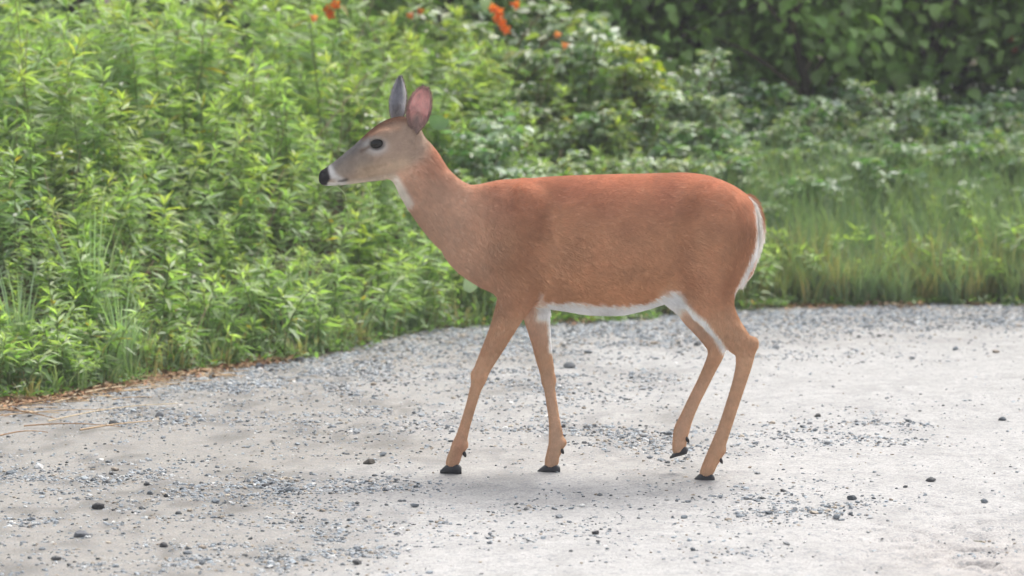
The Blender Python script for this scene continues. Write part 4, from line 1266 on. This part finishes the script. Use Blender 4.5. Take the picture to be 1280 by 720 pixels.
# ---- eyes
def uvsphere(c, r3, n=20):
    th = np.linspace(0, np.pi, n)[:, None]; ph = np.linspace(0, 2 * np.pi, 2 * n, endpoint=False)[None]
    v = np.stack([np.sin(th) * np.cos(ph), np.sin(th) * np.sin(ph), np.cos(th) + 0 * ph], -1) * np.asarray(r3) + np.asarray(c)
    m_ = 2 * n; i = np.arange(n - 1)[:, None] * m_ + np.arange(m_)[None]; j = np.arange(n - 1)[:, None] * m_ + (np.arange(m_)[None] + 1) % m_
    return v.reshape(-1, 3), np.stack([i, i + m_, j + m_, j], -1).reshape(-1, 4)
for sy in (-1, 1):
    X_, Z_ = DP(471, 179.5, sy * .045)
    v, f = uvsphere((0, 0, 0), (.0195, .0145, .0145)); v = v.copy()
    c_, s_ = math.cos(.18), math.sin(.18)
    v = np.stack([v[:, 0] * c_ - v[:, 2] * s_, v[:, 1], v[:, 0] * s_ + v[:, 2] * c_], -1) + np.array([float(X_), sy * .0425, float(Z_)])
    mb = MB(); mb.add(world(v), f4=f); link('eye', mb.mesh('eye', M_EYE), root)

# ---- nose pad
v, f = uvsphere((0, 0, 0), (.0118, .0160, .0165), 18)
v = v.copy(); v[:, 0] += .25 * v[:, 2]
X_, Z_ = DP(404.0, 219.3)
mb = MB(); mb.add(world(v + np.array([float(X_), 0, float(Z_)])), f4=f, col=(.02, .02, .02)); link('nose', mb.mesh('nose', M_NOSE), root)

# ---- ears: cupped shells with an inner and an outer face
def ear(base, tip, yo0, yo1, wpx, opening, inner_col, outer_col, rim_col, cup=1.15, lab=None, PRF=(.34, .44, .70, .93, 1, .97, .80, .56, .34, .03), white_side=None):
    bx, bz = DP(*base, yo0); tx, tz = DP(*tip, yo1)
    B = np.array([float(bx), yo0, float(bz)]); T_ = np.array([float(tx), yo1, float(tz)])
    A = T_ - B; L = np.linalg.norm(A); A /= L
    O = np.asarray(opening, float); O = nrm(O - A * (O @ A)); S = np.cross(A, O)
    nu, nv = 34, 22
    u = np.linspace(0, 1, nu)[:, None]; w_ = np.linspace(-1, 1, nv)[None]
    prof = np.interp(u, [0, .08, .2, .35, .5, .65, .8, .9, .96, 1], PRF) * wpx * PXM / 2
    phi = cup * (1.35 - .55 * u)
    def surf(off):
        R = prof / np.sin(np.minimum(phi, 1.5))
        a = w_ * phi
        rad = R - off
        side = rad * np.sin(a); dep = R - rad * np.cos(a)
        bend = .012 * np.sin(u * 2.2)
        return B + A * (L * u[..., None]) + S * side[..., None] + O * (dep - bend)[..., None]
    vo = surf(0 * u); vi = surf(.0028 + 0 * u)
    noise_ = vnoise(u * 8 + 0 * w_, w_ * 5 + 0 * u, 1, 5)[..., None]
    edge_ = sstep(.72, 1, np.abs(w_) + 0 * u)[..., None]
    low_ = (1 - sstep(.12, .58, u + .25 * np.abs(w_) - .1))[..., None]
    if white_side is not None:
        ws = (sstep(.1, .6, w_ * white_side) * sstep(.2, .35, u) * (1 - sstep(.72, .92, u)))[..., None]
    ci = np.asarray(inner_col) * (1 - low_ * .7) + np.array([.62, .56, .52]) * low_ * .7
    ci = ci * (1 - edge_ * .6) + np.asarray(rim_col) * edge_ * .6
    ci = ci * (.85 + .3 * noise_)
    if white_side is not None: ci = ci * (1 - ws * .9) + np.array([.82, .80, .80]) * ws * .9
    tipd = sstep(.86, 1, u + 0 * w_)[..., None]
    ci = ci * (1 - tipd * .6) + np.array([.08, .06, .055]) * tipd * .6
    co_ = np.asarray(outer_col) * (.85 + .3 * noise_) * (1 - tipd * .55)
    gf = grid_faces(nu, nv)
    mb = MB(); mb.add(world(vo.reshape(-1, 3)), f4=gf, col=co_.reshape(-1, 3)); mb.add(world(vi.reshape(-1, 3)), f4=gf[:, ::-1], col=ci.reshape(-1, 3))
    n1 = nu * nv
    k1 = np.arange(nu - 1) * nv
    mb.f4.append(np.stack([k1, k1 + n1, k1 + nv + n1, k1 + nv], -1)); k2 = k1 + nv - 1
    mb.f4.append(np.stack([k2, k2 + nv, k2 + nv + n1, k2 + n1], -1))
    k3 = (nu - 1) * nv + np.arange(nv - 1); mb.f4.append(np.stack([k3, k3 + n1, k3 + n1 + 1, k3 + 1], -1))
    o = link('ear', mb.mesh('ear', M_EAR), root)
    if lab: o['label'] = lab
    return vo, vi, ci, co_, A, S, O, B, L
M_EAR = leaf_mat('ear_skin', under_amt=0, transl=.12, rough=.8, spec=.15)
WS = 1
E1 = ear((518, 166), (531, 109.5), -.024, -.072, 31, (-.25, -1, .12), (.88, .52, .50), (.27, .19, .15), (.30, .22, .19), 1.0, 'near ear turned to show its pink inside')
E2 = ear((498, 158), (499, 95), .030, .055, 23, (-.35, -.95, .0), (.36, .36, .41), (.24, .19, .16), (.66, .64, .64), 1.05, 'far ear standing upright, grey inside with white hair', (.5, .6, .8, .98, 1, .88, .62, .36, .2, .02), WS)

# ---- hooves: two claws each
def hoof(toe, heel, top, yo, pitch=0.0):
    """claws run from heel to toe (px), sole at the lower line; top is the height in px"""
    for sy in (-1, 1):
        y_ = yo + sy * .0095
        hx, hz = DP(heel[0], heel[1], yo); tx, tz = DP(toe[0], toe[1], yo)
        hx, hz, tx, tz = map(float, (hx, hz, tx, tz)); L = math.hypot(tx - hx, tz - hz)
        dx, dz = (tx - hx) / L, (tz - hz) / L
        n_, m_ = 14, 14
        t = np.linspace(0, 1, n_)[:, None]; a = np.linspace(0, 2 * np.pi, m_, endpoint=False)[None]
        hgt = top * PXM * np.interp(t, [0, .12, .35, .6, .85, 1], [.5, .74, 1, .80, .42, .16])
        wid = .0108 * np.interp(t, [0, .12, .4, .7, .9, 1], [.55, .9, 1, .85, .5, .15])
        cc, ss = np.cos(a), np.sin(a)
        z_ = np.maximum(hgt * .5 * (1 + ss * 1.05), 0.0)
        y2 = y_ - sy * .003 * t + wid * cc * np.where(ss < 0, 1, np.sqrt(np.abs(1 - .15 * ss)))
        vx = hx + dx * L * t + (-dz) * z_ ; vz = hz + dz * L * t + abs(dx) * z_
        v = np.stack([vx + 0 * y2, y2, vz + 0 * y2], -1)
        i = np.arange(n_ - 1)[:, None] * m_ + np.arange(m_)[None]; j = np.arange(n_ - 1)[:, None] * m_ + (np.arange(m_)[None] + 1) % m_
        f = np.stack([i, i + m_, j + m_, j], -1).reshape(-1, 4)
        yield v, f, m_, n_
def add_hoof(toe, heel, top, yo, dew):
    mb = MB(); mn = 1e9
    for v, f, m_, n_ in hoof(toe, heel, top, yo):
        k0 = np.array([0, n_ - 1])
        vv = v.reshape(-1, 3); mb.add(world(vv), f4=f, col=(.03, .032, .038))
        cap = MB; ctr = vv[:m_].mean(0, keepdims=True); mb.add(world(np.vstack([vv[:m_], ctr])), f3=[(i, m_, (i + 1) % m_) for i in range(m_)], col=(.03, .032, .038))
        ctr = vv[-m_:].mean(0, keepdims=True); mb.add(world(np.vstack([vv[-m_:], ctr])), f3=[(i, (i + 1) % m_, m_) for i in range(m_)], col=(.03, .032, .038))
    link('hoof', mb.mesh('hoof', M_HOOF), root)
    mb = MB()
    for sy in (-1, 1):
        X_, Z_ = DP(dew[0], dew[1], yo)
        v, f = uvsphere((0, 0, 0), (.0055, .005, .010), 8); v = v.copy(); v[:, 0] -= -.35 * v[:, 2] * -1
        mb.add(world(v + np.array([float(X_), yo + sy * .010, float(Z_)])), f4=f, col=(.03, .028, .028))
    link('dewclaw', mb.mesh('dewclaw', M_HOOF), root)
add_hoof((550, 591), (577, 592), 15, -.042, (580.5, 567))
add_hoof((670, 592.5), (700, 592), 15, .030, (702.5, 563))
add_hoof((865, 604), (893, 604), 16, -.072, (901, 575))
add_hoof((837, 573), (858, 567), 13, .056, (859, 549))

# ---- tail
def strip_mesh(rows, col_fn, name):
    R = resample(rows, 26); X_, Z_ = DP(R[:, 0], R[:, 1]); a = np.linspace(0, 2 * np.pi, 16, endpoint=False)
    Pn = np.stack([X_, Z_], -1); tg = nrm(np.gradient(Pn, axis=0)); no_ = np.stack([-tg[:, 1], tg[:, 0]], -1)
    v = np.stack([X_[:, None] + no_[:, :1] * np.cos(a) * R[:, 2:3] * PXM, np.sin(a)[None] * R[:, 3:4] * PXM + 0 * X_[:, None], Z_[:, None] + no_[:, 1:] * np.cos(a) * R[:, 2:3] * PXM], -1)
    n_ = len(R); i = np.arange(n_ - 1)[:, None] * 16 + np.arange(16)[None]; j = np.arange(n_ - 1)[:, None] * 16 + (np.arange(16)[None] + 1) % 16
    f = np.stack([i, j, j + 16, i + 16], -1).reshape(-1, 4)
    return v, f, np.broadcast_to(np.cos(a)[None], v.shape[:2]), tg
tv, tf, tside, ttg = strip_mesh([(930, 246, 4, 10), (939, 253, 5.5, 16), (945.5, 266, 5.5, 20), (948.5, 284, 5.5, 22), (946, 304, 5.5, 22), (939.5, 324, 5, 18), (931, 342, 4, 12), (924, 357, 3, 8)], None, 'tail')
WHT = np.array([.88, .85, .80])
def tailcol(cs):
    k = (sstep(.45, .8, cs * TS) * TFADE[:, None] if cs.ndim == 2 else sstep(.45, .8, cs * TS) * TFADE[ii])[..., None]
    return np.array([.40, .19, .10]) * k + WHT * (1 - k)
TS = 1.0 if (tv[10, :, 0] * tside[10]).sum() > tv[10, :, 0].mean() * tside[10].sum() else -1.0
TFADE = 1 - sstep(8, 14, np.arange(len(tv)))
mb = MB(); mb.add(world(tv.reshape(-1, 3)), f4=tf, col=tailcol(tside).reshape(-1, 3)); link('tail', mb.mesh('tail', M_COAT), root)

# ---- fur
def make_hairs(name, roots, dirs, nrms, length, rad, cols, droop=.3):
    n = len(roots)
    t = np.array([0, .35, .7, 1.0])
    pts = roots[:, None] + dirs[:, None] * (length[:, None] * t[None])[..., None] + nrms[:, None] * (length[:, None] * (.28 * t - droop * t ** 2)[None])[..., None]
    hc = bpy.data.hair_curves.new(name)
    hc.add_curves([4] * n)
    hc.points.foreach_set('position', pts.reshape(-1).astype(np.float32))
    rr = (rad[:, None] * np.array([1, .9, .6, .12])[None]).reshape(-1).astype(np.float32)
    at_ = hc.attributes.get('radius') or hc.attributes.new('radius', 'FLOAT', 'POINT')
    at_.data.foreach_set('value', rr)
    ca = hc.attributes.new('haircol', 'FLOAT_COLOR', 'CURVE')
    ca.data.foreach_set('color', np.concatenate([cols, np.ones((n, 1))], 1).astype(np.float32).ravel())
    hc.materials.append(M_HAIR)
    o = link(name, hc, root, kind='stuff')
    return o
r = np.random.default_rng(77)
area = np.linalg.norm(fn, axis=1) * .5
NH = 300000
fi = r.choice(len(Q), NH, p=area / area.sum())
bw = r.dirichlet([1, 1, 1, 1], NH)
rp = (V[Q[fi]] * bw[..., None]).sum(1); rn = nrm((VN[Q[fi]] * bw[..., None]).sum(1))
NOJ = 0
jit = np.where((rp[:, 2] > .78) & (rp[:, 0] < -.26), .0008, .003)[:, None]
rc = coat(rp + r.standard_normal((NH, 3)) * jit, rn)
u = px_of_x(rp[:, 0]); _, v_ = project(rp[:, 0], ymid(u), rp[:, 2])
hf = 1 - sstep(30, 58, capd(u, v_, [(410, 220), (450, 200), (485, 185), (498, 168)]))
onhead = r.random(NH) < hf; legs = v_ > 392
flow = np.tile(np.array([1.0, 0, -.45]), (NH, 1))
flow[:, 2] = -.25 - .5 * sstep(260, 360, v_)
neck = (u + r.normal(0, 16, NH) < 612) & ~onhead
flow[neck] = [.75, 0, -.9]
flow[onhead] = [1, 0, .35]
legs_s = v_ + r.normal(0, 9, NH) > 392
flow[legs_s] = [.12, 0, -1]
rump = (u + r.normal(0, 12, NH) > 915) & ~legs
flow[rump] = [.25, 0, -1]
hb = (hf * (1 - hf) * 4)[:, None] * .8
flow = flow * (1 - hb) + np.array([.9, 0, -.3]) * hb
flow += r.standard_normal((NH, 3)) * .15 + np.stack([np.sin(v_ / 17) * .12, 0 * u, np.cos(u / 23) * .12], -1)
dirs = nrm(flow - rn * (flow * rn).sum(1, keepdims=True))
leng = np.where(onhead, .0045, np.where(legs, np.where(v_ > 440, .0055, .009), .0125)) * r.uniform(.6, 1.25, NH)
white = rc.min(1) > .45
leng = np.where(white & ~onhead & ~legs, leng * 1.5, leng)
skip = (rc.max(1) < .07) | (onhead & (np.hypot((u - 471) / 9, (v_ - 179.5) / 6.8) < 1))
cols = rc * r.uniform(.86, 1.14, (NH, 1))
k_ = ~skip
o = make_hairs('coat_hair', world(rp)[k_], dirs[k_], rn[k_], leng[k_], np.full(k_.sum(), .00034) * r.uniform(.7, 1.2, k_.sum()), cols[k_], .14)
o['label'] = 'short reddish coat hair with white on belly and throat'
# tail hair
nT = 6500
ii = r.integers(1, 25, nT); jj = r.integers(0, 16, nT)
p = tv[ii, jj] + r.standard_normal((nT, 3)) * .002
cT = tailcol(tside[ii, jj]) * r.uniform(.8, 1.15, (nT, 1))
tg3 = np.stack([ttg[ii, 0], 0 * ii, ttg[ii, 1]], -1)
if tg3[:, 2].mean() > 0: tg3 = -tg3
outn = nrm(p - tv.mean(1)[ii])
dT = nrm(tg3 + .25 * outn + r.standard_normal((nT, 3)) * .10)
make_hairs('tail_hair', world(p), dT, outn, r.uniform(.008, .021, nT) , np.full(nT, .0005), cT, .12)
# ear fringe hair
for (vo, vi, ci, co_, A, S, O, B, L), nE in ((E1, 5200), (E2, 3800)):
    a_ = r.integers(1, 33, nE); b_ = r.integers(0, 22, nE)
    e_ = r.random(nE) < .4; b_[e_] = r.choice([0, 1, 20, 21], e_.sum())
    ins = r.random(nE) < .5
    p = np.where(ins[:, None], vi[a_, b_], vo[a_, b_]) + r.standard_normal((nE, 3)) * .0008
    cE = np.where(ins[:, None], ci[a_, b_], co_[a_, b_]) * r.uniform(.75, 1.25, (nE, 1))
    sgn = np.sign(b_ - 10.5)[:, None]
    dE = nrm(A + np.where((ins & (a_ < 14))[:, None], -.5 * sgn, .25 * sgn) * S + r.standard_normal((nE, 3)) * .2)
    make_hairs('ear_hair', world(p), dE, np.where(ins[:, None], O, -O), r.uniform(.004, .010, nE) * np.where(ins & (a_ < 14), 1.7, 1), np.full(nE, .00035), cE, .05)

# pale wisps of grass at the chin
for i, pts in enumerate([[(424, 231), (412, 236), (402, 246)], [(452, 229), (462, 240), (467, 258)], [(420, 232), (430, 241), (433, 250)]]):
    q = np.array([[*DP(p_[0], p_[1], -.012 + .01 * i)] for p_ in pts]); q = resample(q, 9)
    a3 = np.stack([q[:, 0], np.full(9, -.012 + .01 * i), q[:, 1]], -1)
    mb = MB(); add_tube(mb, world(a3), np.linspace(.0013, .0006, 9), (.45, .52, .32), 4)
    o = link('grass_wisp', mb.mesh('grass_wisp', M_STEM)); tag(o, ['pale grass wisp hanging forward from the deer\'s lips', 'long pale grass wisp hanging below the deer\'s jaw', 'short grass wisp under the deer\'s chin'][i], 'grass')
